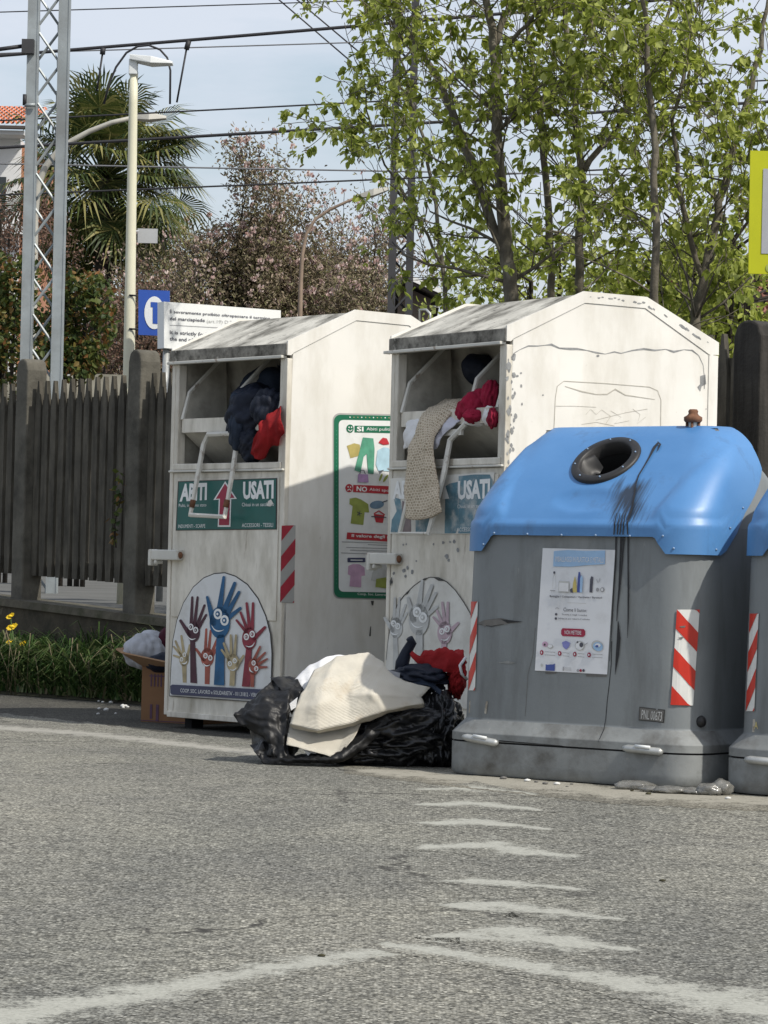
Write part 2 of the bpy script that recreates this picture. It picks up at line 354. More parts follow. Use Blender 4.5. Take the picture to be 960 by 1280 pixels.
mt['roof_dark'] = M('dark_roof', (0.07, 0.06, 0.055), 0.9, 0.2, 2)
def tilemat():
    m, nt, b = newmat('terracotta_tiles')
    tc = nt.nodes.new('ShaderNodeTexCoord').outputs['Object']
    n = noi(nt, tc, 5, 4)
    c = ramp(nt, n.outputs['Fac'], 0.3, 0.7, (0.42, 0.11, 0.045), (0.66, 0.23, 0.11))
    nt.links.new(c, b.inputs['Base Color']); b.inputs['Roughness'].default_value = 0.85
    return m
mt['tiles'] = tilemat()
mt['bark'] = M('bark', (0.105, 0.092, 0.07), 0.9, 0.3, 14, 0.5, 50, dirt=(0.20, 0.185, 0.145), dscale=9, dlo=0.5, dhi=0.7, dstretch=(2, 2, .5))
mt['bark_dark'] = M('bark_dark', (0.040, 0.033, 0.026), 0.9, 0.3, 10, 0.4, 40)
mt['leaf'] = leafmat('young_leaf', [(0.13, 0.17, 0.025), (0.28, 0.33, 0.055), (0.40, 0.45, 0.085), (0.54, 0.58, 0.21)], 0.55)
mt['palm'] = leafmat('palm_leaf', [(0.025, 0.045, 0.014), (0.055, 0.080, 0.02), (0.12, 0.135, 0.035), (0.26, 0.235, 0.085)], 0.25)
mt['mag_leaf'] = leafmat('magnolia_leaf', [(0.12, 0.095, 0.062), (0.20, 0.155, 0.105), (0.165, 0.165, 0.07), (0.32, 0.25, 0.185)], 0.2)
mt['bud'] = leafmat('magnolia_bud', [(0.45, 0.29, 0.28), (0.66, 0.50, 0.46), (0.82, 0.74, 0.68)], 0.3)
mt['ivy'] = leafmat('ivy_leaf', [(0.025, 0.045, 0.012), (0.05, 0.075, 0.016), (0.10, 0.12, 0.025), (0.20, 0.09, 0.03)], 0.25)
mt['brownleaf'] = leafmat('dry_leaf', [(0.07, 0.045, 0.03), (0.13, 0.08, 0.055), (0.19, 0.11, 0.08)], 0.2)
mt['redbush'] = leafmat('red_leaf', [(0.15, 0.06, 0.045), (0.28, 0.12, 0.09), (0.36, 0.20, 0.14)], 0.3)
mt['grass'] = leafmat('grass_blade', [(0.024, 0.056, 0.014), (0.044, 0.090, 0.022), (0.080, 0.13, 0.035), (0.17, 0.18, 0.085)], 0.3)
mt['straw'] = leafmat('straw', [(0.11, 0.095, 0.055), (0.20, 0.165, 0.10)], 0.2)
mt['flower'] = M('yellow_flower', (0.75, 0.52, 0.02), 0.6, 0.1)
mt['litter'] = M('litter_white', (0.62, 0.62, 0.60), 0.7, 0.1)

# ------------------------------------------------------------------ mesh builder
class MB:
    def __init__(self): self.v = []; self.f = []; self.m = []; self.mats = []; self.sm = []; self.uv = None
    def mi(self, k):
        if k not in self.mats: self.mats.append(k)
        return self.mats.index(k)
    def face(self, pts, k, smooth=False):
        n = len(self.v); self.v += [tuple(p) for p in pts]
        self.f.append(tuple(range(n, n + len(pts)))); self.m.append(self.mi(k)); self.sm.append(smooth)
    def mesh(self, verts, faces, k, smooth=False):
        n = len(self.v); i = self.mi(k)
        self.v += [tuple(p) for p in verts]
        for f in faces:
            self.f.append(tuple(a + n for a in f)); self.m.append(i); self.sm.append(smooth)
    def box(self, lo, hi, k, fr=None):
        x0, y0, z0 = lo; x1, y1, z1 = hi
        P = [V((x, y, z)) for z in (z0, z1) for y in (y0, y1) for x in (x0, x1)]
        if fr is not None: P = [fr @ p for p in P]
        self.mesh(P, [(0, 2, 3, 1), (4, 5, 7, 6), (0, 1, 5, 4), (2, 6, 7, 3), (0, 4, 6, 2), (1, 3, 7, 5)], k)
    def prism(self, prof, a, k, fn):
        """prof: list of 2D pts, a=(lo,hi) along the third axis, fn(p,q,t)->xyz"""
        n = len(prof)
        A = [fn(p, q, a[0]) for p, q in prof]; B = [fn(p, q, a[1]) for p, q in prof]
        F_ = [tuple(range(n))[::-1], tuple(range(n, 2 * n))] + [(i, (i + 1) % n, n + (i + 1) % n, n + i) for i in range(n)]
        self.mesh(A + B, F_, k)
    def tube(self, path, r, k, n=8, closed=False, smooth=True):
        path = [V(p) for p in path]; N = len(path)
        rs = r if isinstance(r, (list, tuple)) else [r] * N
        up = V((0.3, 0.2, 1)).normalized(); V_ = []; F_ = []
        prev = None
        for i, p in enumerate(path):
            if closed: t = path[(i + 1) % N] - path[i - 1]
            else: t = path[min(i + 1, N - 1)] - path[max(i - 1, 0)]
            t = t.normalized() if t.length > 1e-9 else V((0, 0, 1))
            if prev is None:
                a = t.cross(V((0, 0, 1)) if abs(t.z) < 0.9 else V((1, 0, 0))).normalized()
            else:
                a = (prev - t * prev.dot(t)).normalized()
            prev = a; b = t.cross(a)
            for j in range(n):
                th = 2 * math.pi * j / n
                V_.append(p + (a * math.cos(th) + b * math.sin(th)) * rs[i])
        for i in range(N if closed else N - 1):
            i2 = (i + 1) % N
            for j in range(n):
                F_.append((i * n + j, i * n + (j + 1) % n, i2 * n + (j + 1) % n, i2 * n + j))
        if not closed: F_ += [tuple(range(n))[::-1], tuple(range((N - 1) * n, N * n))]
        self.mesh(V_, F_, k, smooth)
    def loft(self, rings, k, cap0=True, cap1=True, smooth=True):
        n = len(rings[0]); V_ = [p for r in rings for p in r]; F_ = []
        for i in range(len(rings) - 1):
            for j in range(n):
                F_.append((i * n + j, i * n + (j + 1) % n, (i + 1) * n + (j + 1) % n, (i + 1) * n + j))
        self.mesh(V_, F_, k, smooth)
        if cap0: self.face(rings[0][::-1], k)
        if cap1: self.face(rings[-1], k)
    def build(self, name, parent=None, weld=False, bevel=0, sub=0, solid=0):
        me = bpy.data.meshes.new(name)
        me.from_pydata(self.v, [], self.f)
        for k in self.mats: me.materials.append(mt[k])
        me.polygons.foreach_set('material_index', self.m)
        me.polygons.foreach_set('use_smooth', self.sm)
        if self.uv: 
            uvl = me.uv_layers.new(name='UVMap')
            for l in me.loops: uvl.data[l.index].uv = self.uv[l.vertex_index]
        if weld:
            bm = bmesh.new(); bm.from_mesh(me); bmesh.ops.remove_doubles(bm, verts=bm.verts, dist=1e-4); bm.to_mesh(me); bm.free()
        me.update()
        o = bpy.data.objects.new(name, me); COL.objects.link(o)
        if parent is not None: o.parent = parent
        if solid:
            s = o.modifiers.new('solid', 'SOLIDIFY'); s.thickness = solid; s.offset = 0
        if bevel:
            b = o.modifiers.new('bevel', 'BEVEL'); b.width = bevel; b.segments = 2; b.limit_method = 'ANGLE'; b.angle_limit = math.radians(40)
        return o

def tag(o, label=None, cat=None, group=None, kind=None):
    if label: o['label'] = label
    if cat: o['category'] = cat
    if group: o['group'] = group
    if kind: o['kind'] = kind
    return o

def empty(name, loc, rz, label, cat, group=None):
    o = bpy.data.objects.new(name, None); COL.objects.link(o)
    o.location = loc; o.rotation_euler = (0, 0, rz); o.empty_display_size = 0.1
    return tag(o, label, cat, group)

def frame_of(loc, rz):
    return Matrix.Translation(loc) @ Matrix.Rotation(rz, 4, 'Z')

class Plane:
    """maps photo directions onto a plane of a thing: axis 0 (u=const), 1 (v=const); returns local points"""
    def __init__(self, fr, axis, val, sign):
        self.fr = fr; self.inv = fr.inverted(); self.axis = axis; self.val = val; self.sign = sign
    def p(self, px, py, layer=1):
        o = self.inv @ CO; d = (self.inv.to_3x3() @ ray(px, py))
        t = (self.val - o[self.axis]) / d[self.axis]
        q = o + d * t; q[self.axis] = self.val + self.sign * (0.0015 + 0.0016 * layer)
        return q

class Surf:
    """the same on a built curved surface"""
    def __init__(self, fr, mb):
        self.fr = fr; self.inv = fr.inverted(); self.b = BVHTree.FromPolygons(mb.v, mb.f)
        self.last = None
    def p(self, px, py, layer=1):
        o = self.inv @ CO; d = (self.inv.to_3x3() @ ray(px, py)).normalized()
        h = self.b.ray_cast(o, d)
        if h[0] is None:
            h = self.b.find_nearest(o + d * max(0.1, (V((.8, .1, .6)) - o).dot(d)))
        n = h[1]
        if n.dot(d) > 0: n = -n
        self.last = h[0] + n * (0.0015 + 0.0016 * layer)
        return self.last.copy()

_tc = {}
def text2d(s, bold=0.0):
    key = (s, bold)
    if key in _tc: return _tc[key]
    c = bpy.data.curves.new('t', 'FONT'); c.body = s; c.size = 1; c.offset = bold; c.resolution_u = 2
    o = bpy.data.objects.new('t', c); COL.objects.link(o)
    dg = bpy.context.evaluated_depsgraph_get()
    me = bpy.data.meshes.new_from_object(o.evaluated_get(dg))
    vs = [(v.co.x, v.co.y) for v in me.vertices]; fs = [tuple(p.vertices) for p in me.polygons]
    bpy.data.objects.remove(o); bpy.data.curves.remove(c); bpy.data.meshes.remove(me)
    x0 = min(v[0] for v in vs); x1 = max(v[0] for v in vs); y0 = min(v[1] for v in vs); y1 = max(v[1] for v in vs)
    vs = [((x - x0) / (x1 - x0), (y - y0) / (y1 - y0)) for x, y in vs]
    _tc[key] = (vs, fs); return _tc[key]

class Art:
    """flat artwork printed on a surface, drawn in photo directions"""
    def __init__(self, pl, mb=None): self.pl = pl; self.mb = mb or MB()
    def poly(self, pts, k, layer=1):
        self.mb.face([self.pl.p(x, y, layer) for x, y in pts], k)
    def text(self, s, q, k, layer=2, bold=0.0):
        """q: px corners bl, br, tr, tl"""
        vs, fs = text2d(s, bold); P = []
        for a, b in vs:
            x = (q[0][0] * (1 - a) + q[1][0] * a) * (1 - b) + (q[3][0] * (1 - a) + q[2][0] * a) * b
            y = (q[0][1] * (1 - a) + q[1][1] * a) * (1 - b) + (q[3][1] * (1 - a) + q[2][1] * a) * b
            P.append(self.pl.p(x, y, layer))
        self.mb.mesh(P, fs, k)
    def ell(self, cx, cy, rx, ry, k, layer=1, rot=0, n=20):
        c, s = math.cos(rot), math.sin(rot)
        self.poly([(cx + rx * math.cos(t) * c - ry * math.sin(t) * s, cy + rx * math.cos(t) * s + ry * math.sin(t) * c)
                   for t in [2 * math.pi * i / n for i in range(n)]], k, layer)
    def stroke(self, pts, w, k, layer=1):
        """ribbon with per-point width in px"""
        ws = w if isinstance(w, (list, tuple)) else [w] * len(pts)
        L, R = [], []
        for i, p in enumerate(pts):
            a = pts[max(i - 1, 0)]; b = pts[min(i + 1, len(pts) - 1)]
            dx, dy = b[0] - a[0], b[1] - a[1]; l = math.hypot(dx, dy) or 1
            nx, ny = -dy / l * ws[i] / 2, dx / l * ws[i] / 2
            L.append((p[0] + nx, p[1] + ny)); R.append((p[0] - nx, p[1] - ny))
        for i in range(len(pts) - 1):
            self.poly([L[i], L[i + 1], R[i + 1], R[i]], k, layer)
    def cap(self, a, b, r0, r1, k, layer=1):
        """tapered capsule = finger"""
        dx, dy = b[0] - a[0], b[1] - a[1]; an = math.atan2(dy, dx); pts = []
        for i in range(7):
            t = an + math.pi / 2 + math.pi * i / 6; pts.append((a[0] + r0 * math.cos(t), a[1] + r0 * math.sin(t)))
        for i in range(7):
            t = an - math.pi / 2 + math.pi * i / 6; pts.append((b[0] + r1 * math.cos(t), b[1] + r1 * math.sin(t)))
        self.poly(pts, k, layer)
    def tri_strip_hazard(self, q, n, k1, k2, layer=1, lean=1):
        """hazard strip in quad q (tl,tr,br,bl): diagonal bands clipped to the strip"""
        tl, tr, br, bl = q
        def P(a, b):
            return ((tl[0] * (1 - a) + tr[0] * a) * (1 - b) + (bl[0] * (1 - a) + br[0] * a) * b,
                    (tl[1] * (1 - a) + tr[1] * a) * (1 - b) + (bl[1] * (1 - a) + br[1] * a) * b)
        self.poly([tl, tr, br, bl], k2, layer)
        h = 1.0 / n; sl = h * 1.15 * lean
        i = -4
        while i < n + 4:
            # band between b=i*h..(i+1)*h at a=0, shifted by sl at a=1
            pts = [(0, i * h), (1, i * h + sl), (1, (i + 1) * h + sl), (0, (i + 1) * h)]
            for lo in (True, False):
                out = []
                for j in range(len(pts)):
                    A, B = pts[j], pts[(j + 1) % len(pts)]
                    ia = (A[1] >= 0) if lo else (A[1] <= 1); ib = (B[1] >= 0) if lo else (B[1] <= 1)
                    if ia: out.append(A)
                    if ia != ib:
                        lim = 0 if lo else 1; t = (lim - A[1]) / (B[1] - A[1])
                        out.append((A[0] + (B[0] - A[0]) * t, lim))
                pts = out
                if len(pts) < 3: break
            if len(pts) >= 3: self.poly([P(*p) for p in pts], k1, layer + 1)
            i += 2

def fbm(p, o=3):
    a = 0; w = 1
    for _ in range(o):
        a += noise.noise(p) * w; p = p * 2.1; w *= 0.5
    return a

def folds(p, seed, freq):
    """long soft pleats with sharp valleys"""
    r = random.Random(seed * 13 + 1); a = 0
    for i, w_ in enumerate((.55, .30, .15)):
        t = r.uniform(0, 3.14); d = V((math.cos(t), math.sin(t) * .8, r.uniform(-.55, .55)))
        ph = freq * (1 + .8 * i) * (p.dot(d) + .42 * noise.noise(p * freq * .16 + V((seed, i, 3))) * 6 / freq * 1.1) + i
        a += w_ * (1 - abs(math.sin(ph)))
    return .36 - a

def sheet(mb, rows, k, n=6, amp=0.01, fs=8, seed=0, crease=0.0, uv=False, lin=0.0):
    """smooth cloth through a grid of control points, wrinkled"""
    R, C = len(rows), len(rows[0]); rows = [[V(p) for p in r] for r in rows]
    def cr(p0, p1, p2, p3, t):
        return 0.5 * ((2 * p1) + (p2 - p0) * t + (2 * p0 - 5 * p1 + 4 * p2 - p3) * t * t + (3 * p1 - p0 - 3 * p2 + p3) * t ** 3)
    def line(pts, cnt):
        out = []; m = len(pts)
        for i in range(m - 1):
            for s in range(cnt):
                c_ = cr(pts[max(i - 1, 0)], pts[i], pts[i + 1], pts[min(i + 2, m - 1)], s / cnt)
                out.append(c_.lerp(pts[i].lerp(pts[i + 1], s / cnt), lin))
        out.append(pts[-1]); return out
    fine = [line(r, n) for r in rows]
    cols = list(zip(*fine)); g = [line(list(c), n) for c in cols]   # g[col][row]
    W, H = len(g), len(g[0]); off = V((seed * 3.1, seed * 1.7, seed * 2.3))
    base = len(mb.v); vs = []; uvs = []
    for i in range(W):
        for j in range(H):
            a = g[min(i + 1, W - 1)][j] - g[max(i - 1, 0)][j]; b = g[i][min(j + 1, H - 1)] - g[i][max(j - 1, 0)]
            nn = a.cross(b); nn = nn.normalized() if nn.length > 1e-12 else V((0, -1, 0))
            p = g[i][j]
            d = fbm(p * fs + off) * amp
            if crease: d += folds(p, seed + 1, fs * 2.2) * crease * 1.3
            vs.append(p + nn * d); uvs.append((i / (W - 1), j / (H - 1)))
    fs_ = [(i * H + j, i * H + j + 1, (i + 1) * H + j + 1, (i + 1) * H + j) for i in range(W - 1) for j in range(H - 1)]
    mb.mesh(vs, fs_, k, True)
    if uv:
        mb.uv = (mb.uv or []) + uvs

def blob(mb, c, r, k, seed=0, sub=4, amp=0.12, fs=2.0, crease=0.15, floor=None, rot=None, an=(1, 1, 1), crumple=False):
    bm = bmesh.new(); bmesh.ops.create_icosphere(bm, subdivisions=sub, radius=1)
    off = V((seed * 5.3, seed * 2.9, seed * 7.1)); vs = []
    for v in bm.verts:
        p = v.co.copy(); q = V((p.x * an[0], p.y * an[1], p.z * an[2])) * fs * .62 + off
        w1 = V((noise.noise(q * .9 + V((7, 0, 0))), noise.noise(q * .9 + V((0, 9, 0))), noise.noise(q * .9))) * .6
        d = 1 + fbm(q, 2) * amp + folds(q - off + w1 * .4, seed + 3, 2.6) * crease * .75
        if crumple:
            d = 1 + fbm(q, 2) * amp + (0.30 - abs(noise.noise(q * 1.3 + w1 + off))) * crease * 1.1 - (abs(noise.noise(q * 2.6 + w1 * 1.5)) - .2) * crease * 0.5 - (abs(noise.noise(q * 5.2 + w1 * 2)) - .2) * crease * .22
        s = V((p.x * r[0], p.y * r[1], p.z * r[2])) * d
        if rot is not None: s = rot @ s
        w = V(c) + s
        if floor is not None and w.z < floor: w.z = floor + (w.z - floor) * 0.04
        vs.append(w)
    bm.verts.index_update()
    mb.mesh(vs, [tuple(x.index for x in f.verts) for f in bm.faces], k, True); bm.free()

# ------------------------------------------------------------------ world and sun
w = bpy.data.worlds.new('World'); SC.world = w; w.use_nodes = True
nt = w.node_tree; bg = nt.nodes['Background']
SE, SR = math.radians(47.5), math.atan2(0.76, -0.65)
sk = nt.nodes.new('ShaderNodeTexSky'); sk.sky_type = 'NISHITA'; sk.sun_disc = False
sk.sun_elevation = SE; sk.sun_rotation = SR; sk.air_density = 1.2; sk.dust_density = 3.0
tc = nt.nodes.new('ShaderNodeTexCoord').outputs['Generated']
n1 = noi(nt, tc, 5.0, 6, 0.55, (1.0, 1.0, 3.6))
n2 = noi(nt, tc, 13.0, 6, 0.6, (1, 1, 4))
am = nt.nodes.new('ShaderNodeMath'); am.operation = 'MULTIPLY_ADD'; am.inputs[1].default_value = 0.35
nt.links.new(n2.outputs['Fac'], am.inputs[0]); nt.links.new(n1.outputs['Fac'], am.inputs[2])
cf = ramp(nt, am.outputs[0], 0.54, 0.80)
cfm = nt.nodes.new('ShaderNodeMath'); cfm.operation = 'MULTIPLY_ADD'; cfm.inputs[1].default_value = 0.55; cfm.inputs[2].default_value = 0.34
nt.links.new(cf, cfm.inputs[0])
cc = mixc(nt, cfm.outputs[0], sk.outputs[0], (4.75, 5.1, 5.75))
nt.links.new(cc, bg.inputs['Color']); bg.inputs['Strength'].default_value = 0.15
sd = bpy.data.lights.new('sun', 'SUN'); sd.energy = 4.1; sd.angle = math.radians(0.8); sd.color = (1, 0.95, 0.86)
so = bpy.data.objects.new('sun', sd); COL.objects.link(so)
svec = V((0.76 * math.cos(SE), -0.65 * math.cos(SE), math.sin(SE))).normalized()
so.rotation_euler = svec.to_track_quat('Z', 'Y').to_euler()
SC.cycles.use_denoising = True; SC.cycles.denoising_input_passes = 'RGB_ALBEDO_NORMAL'; SC.cycles.denoising_prefilter = 'ACCURATE'
SC.view_settings.view_transform = 'Standard'; SC.view_settings.look = 'None'; SC.view_settings.exposure = 0.06; SC.view_settings.gamma = 1

# ------------------------------------------------------------------ ground
def row_dir(a): return V((math.cos(a), -math.sin(a), 0))
def side_dir(a): return V((math.sin(a), math.cos(a), 0))
FA = math.radians(52.5)                      # direction of the boundary fence
FO = at(0, 700, 21.6); FO.z = 0
def fence_pt(s, off=0):                      # s metres along the fence from the left frame edge
    return FO + row_dir(FA) * s + side_dir(FA) * off
def fence_s(px, off=0):                      # column of the photo -> s
    d = ray(px, 600); n = side_dir(FA)
    t = (FO + n * off).dot(n) / V((d.x, d.y, 0)).dot(n)
    p = V((d.x, d.y, 0)) * t
    return (p - FO).dot(row_dir(FA))

mb = MB()
ys = [-30, -12, -6, 0] + [i * 0.25 for i in range(4, 60)] + [16, 18, 22, 26, 40, 80, 300, 1500]
xs = [-1500, -200, -60, -20, -8, -4, -2, 0, 2, 4, 8, 20, 60, 200, 1500]
vs = [V((x, y, ground_z(max(y, -6)))) for y in ys for x in xs]
fs = [(j * len(xs) + i, j * len(xs) + i + 1, (j + 1) * len(xs) + i + 1, (j + 1) * len(xs) + i) for j in range(len(ys) - 1) for i in range(len(xs) - 1)]
mb.mesh(vs, fs, 'road', True)
tag(mb.build('road'), kind='structure')

# verge between the road edge and the wall
g0, g1 = on_ground(-60, 863), on_ground(172, 881)
gd = (g1 - g0).normalized()
mb = MB()
def edge(s): return g0 + gd * s
N = 40; A = []
for i in range(N + 1):
    s = i / N * 9.0
    e = edge(s) + V((0, 0, 0.004)) + side_dir(FA) * (0.05 * fbm(V((s * 2, 3, 1))))
    t = (e - FO).dot(row_dir(FA)); q = fence_pt(t, -0.12); q.z = 0.05
    m_ = e.lerp(q, 0.3); m_.z = 0.04
    A.append((e, m_, q))
for i in range(N):
    for j in range(2): mb.face([A[i][j], A[i + 1][j], A[i + 1][j + 1], A[i][j + 1]], 'soil', True)
tag(mb.build('verge_ground'), kind='structure')

def ribbon_on_ground(name, pts, wdt, k, dz=0.0006, seed=0, jag=0.12):
    """pts px along the middle, width in px vertically (per point)"""
    P = []
    for i in range(len(pts) - 1):
        n = max(3, int(math.hypot(pts[i + 1][0] - pts[i][0], pts[i + 1][1] - pts[i][1]) / 5))
        for j in range(n):
            t = j / n; P.append((pts[i][0] + (pts[i + 1][0] - pts[i][0]) * t, pts[i][1] + (pts[i + 1][1] - pts[i][1]) * t, wdt[i] + (wdt[i + 1] - wdt[i]) * t))
    P.append((*pts[-1], wdt[-1]))
    mb = MB(); L = []
    for i, (x, y, ww) in enumerate(P):
        j1 = fbm(V((i * 0.35, seed, 0))) * jag * ww; j2 = fbm(V((i * 0.35, seed + 9, 0))) * jag * ww
        ww *= 1.6
        a = on_ground(x, y - ww / 2 + j1); b = on_ground(x, y + ww / 2 + j2); c = on_ground(x, y + (j1 + j2) / 2)
        a.z += dz; b.z += dz; c.z += dz; L.append((a, c, b))
    vs, uv = [], []
    for i, q in enumerate(L):
        e = min(1, i / 6, (len(L) - 1 - i) / 6)
        vs += list(q); uv += [(0, 0), (e, 0), (0, 0)]
    fs = [(3 * i + j, 3 * i + j + 1, 3 * i + j + 4, 3 * i + j + 3) for i in range(len(L) - 1) for j in (0, 1)]
    mb.mesh(vs, fs, k); mb.uv = uv
    return tag(mb.build(name), kind='structure')

ribbon_on_ground('road_edge_line', [(-40, 907), (120, 918), (330, 942), (560, 966)], [7, 8, 9, 7], 'paint_line', seed=1)
ribbon_on_ground('gutter_dust', [(430, 962), (600, 974), (760, 990), (1000, 1004)], [6, 17, 18, 16], 'dust', seed=2, dz=0.0009)
ribbon_on_ground('dark_road_strip', [(-40, 876), (100, 886), (200, 900), (330, 915)], [14, 20, 18, 14], 'strip', seed=6, dz=0.0004)  # ribbon of darker asphalt colour along the left road edge
for i, (pts, ww) in enumerate([
    ([(505, 987), (595, 985), (690, 996)], [1, 9, 1]),
    ([(500, 1006), (590, 1004), (700, 1015)], [1, 10, 1]),
    ([(497, 1030), (600, 1027), (708, 1039)], [1, 11, 1]),
    ([(500, 1061), (560, 1058), (615, 1057), (660, 1065), (748, 1073)], [2, 10, 20, 16, 2]),
    ([(518, 1102), (600, 1101), (660, 1106), (748, 1114)], [1, 8, 9, 2]),
    ([(535, 1132), (630, 1131), (680, 1139), (800, 1151)], [1, 20, 14, 2]),
    ([(515, 1171), (590, 1169), (640, 1166), (700, 1176), (815, 1190)], [2, 17, 30, 24, 2])]):
    ribbon_on_ground('road_marking', pts, ww, 'paint', seed=11 + i)
ribbon_on_ground('road_marking', [(-30, 1278), (60, 1264), (200, 1240), (340, 1210), (440, 1193), (520, 1184), (575, 1180)], [52, 40, 28, 24, 18, 14, 10], 'paint', seed=31, jag=0.1)
ribbon_on_ground('road_marking', [(455, 1178), (505, 1183), (600, 1198), (700, 1214), (800, 1233), (880, 1249), (1000, 1262)], [8, 13, 15, 20, 30, 44, 60], 'paint', seed=33, jag=0.1, dz=0.001)
mb = MB()
for i in range(14):
    p = on_ground(148 + random.uniform(-28, 30), 884 + random.uniform(-8, 12)); s = random.uniform(0.008, 0.02)
    blob(mb, p + V((0, 0, s * 0.4)), (s, s, s * 0.6), 'litter', seed=i, sub=1)
for i in range(12):
    p = on_ground(random.uniform(565, 900), 0); x = random.uniform(570, 930); p = on_ground(x, 966 + (x - 570) * 0.085 + random.uniform(0, 9)); s = random.uniform(0.005, 0.013)
    blob(mb, p + V((0, 0, s * 0.5)), (s * 1.4, s, s * 0.6), random.choice(['litter', 'soil', 'soil', 'plate']), seed=i, sub=1)
for (x, y) in ((828, 1102), (310, 914), (402, 1196)):
    p = on_ground(x, y); s = 0.008
    blob(mb, p + V((0, 0, 0.004)), (s * 1.6, s, s * 0.5), random.choice(['soil', 'bark_dark']), seed=x, sub=1)
tag(mb.build('road_debris'), 'scattered pale crumbs and grit along the bin bases', 'litter', kind='stuff')

# platform beyond the fence
def plat_z(Y): return 0.5 + max(0, min(19, Y - 21)) * 0.0174
mb = MB()
ss = [-14, -4, 0, 3, 6, 9, 12, 20]; offs = [0.15, 1, 3, 6, 9, 13, 18, 25, 60]
P = {}
for s in ss:
    for o_ in offs:
        p = fence_pt(s, o_); p.z = plat_z(p.y) if p.y > 21 else 0.5; P[s, o_] = p
for i in range(len(ss) - 1):
    for j in range(len(offs) - 1):
        mb.face([P[ss[i], offs[j]], P[ss[i + 1], offs[j]], P[ss[i + 1], offs[j + 1]], P[ss[i], offs[j + 1]]], 'platform', True)
tag(mb.build('platform_ground'), kind='structure')

# ------------------------------------------------------------------ low wall and picket fence
def fr_fence(): return Matrix.Translation(FO) @ Matrix.Rotation(-FA, 4, 'Z')
FF = fr_fence()
def wall_top(s): return 0.645 - 0.043 * max(-3, min(s, 4))
mb = MB()
seg = [-6 + i * 0.5 for i in range(31)]
for a, b in zip(seg, seg[1:]):
    za, zb = wall_top(a), wall_top(b)
    j = 0.02
    pts = [V((a, -.16, -.05)), V((b, -.16, -.05)), V((b, .16, -.05)), V((a, .16, -.05)), V((a, -.16, za - .05)), V((b, -.16, zb - .05)), V((b, .16, zb - .05)), V((a, .16, za - .05))]
    mb.mesh([FF @ p for p in pts], [(0, 1, 5, 4), (2, 3, 7, 6)], 'wall')
    pts = [V((a, -.185, za - .05)), V((b, -.185, zb - .05)), V((b, .185, zb - .05)), V((a, .185, za - .05)), V((a, -.175, za)), V((b, -.175, zb)), V((b, .175, zb)), V((a, .175, za))]
    mb.mesh([FF @ p for p in pts], [(3, 2, 1, 0), (0, 1, 5, 4), (4, 5, 6, 7), (2, 3, 7, 6)], 'walltop')
o = mb.build('low_wall')
tag(o, 'low mossy concrete wall under the picket fence, dark and stained', 'wall')

fence = empty('picket_fence', FO, -FA, 'weathered grey concrete picket fence on the low wall behind the bins', 'fence')
posts = [fence_s(37), fence_s(178)]
sp = posts[1] - posts[0]
post_s = [posts[0] - sp * 2, posts[0] - sp] + posts + [posts[1] + sp * i for i in range(1, 5)]
sr = fence_s(945)
post_s = [s for s in post_s if abs(s - sr) > 0.6] + [sr]
post_s.sort()
for i, s in enumerate(post_s):
    mb = MB(); w_ = 0.078 if s != sr else 0.10; top = 2.31 if s != sr else 2.2
    prof = [(-w_, 0.5), (w_, 0.5), (w_, top - .08), (w_ * .75, top - .02), (w_ * .3, top), (-w_ * .3, top), (-w_ * .75, top - .02), (-w_, top - .08)]
    prof = [(a, wall_top(s) - 0.02 if b == 0.5 else b) for a, b in prof]
    mb.prism(prof, (-0.085, 0.075), 'concrete_post' if s != sr else 'concrete_dark', lambda p, q, t: V((s + p, t, q)))
    mb.build('post', fence, bevel=0.012)
for a, b in zip(post_s, post_s[1:]):
    mb = MB(); s0, s1 = a + 0.08, b - 0.08
    n = max(1, int((s1 - s0) / 0.104)); st = (s1 - s0) / n
    def zb(s): return 0.84 - 0.03 * max(-3, min(s, 4))
    for j in range(n):
        x = s0 + st * (j + 0.5); h = 0.036 + random.uniform(-.003, .003); jt = random.uniform(-.004, .004)
        z0, z1 = zb(x) - 0.03, 2.15 + random.uniform(-.004, .004)
        prof = [(x - h * .75, z0), (x + h * .75, z0), (x + h, z0 + .14), (x + h, z1 - .20), (x + h * .5, z1 - .08), (x + h * .2, z1), (x - h * .2, z1), (x - h * .5, z1 - .08), (x - h, z1 - .20), (x - h, z0 + .14)]
        mb.prism(prof, (-0.030 + jt, 0.0 + jt), 'concrete', lambda p, q, t: V((p, t, q)))
    for zz in (1.92, zb((s0 + s1) / 2) - 0.015):
        mb.box((s0 - 0.01, -0.005, zz), (s1 + 0.01, 0.07, zz + 0.10), 'concrete')
    mb.build('panel', fence)

# embossed weather marks and ivy on the second post
mb = MB()
for i in range(46):
    t = i / 46; px = 167 - 8 * t + 12 * fbm(V((i * .3, 2, 2))); py = 590 + 90 * t
    p = fence_pt(fence_s(px), -0.11); p.z = at(px, py, p.y).z
    d = V((random.uniform(-1, 1), -.5, random.uniform(-1, 1))).normalized() * 0.035; e = V((random.uniform(-1, 1), random.uniform(-.5, .5), random.uniform(-1, .3))).normalized() * 0.03
    mb.face([p, p + d, p + d + e, p + e], 'ivy')
path = []
for i in range(8):
    px, py = 170 - 9 * i / 7 + 3 * math.sin(i), 585 + 100 * i / 7
    p = fence_pt(fence_s(px), -0.10); p.z = at(px, py, p.y).z; path.append(p)
mb.tube(path, 0.006, 'bark_dark', 5)
tag(mb.build('ivy'), 'thin ivy strand climbing the concrete fence post left of the bins', 'ivy')

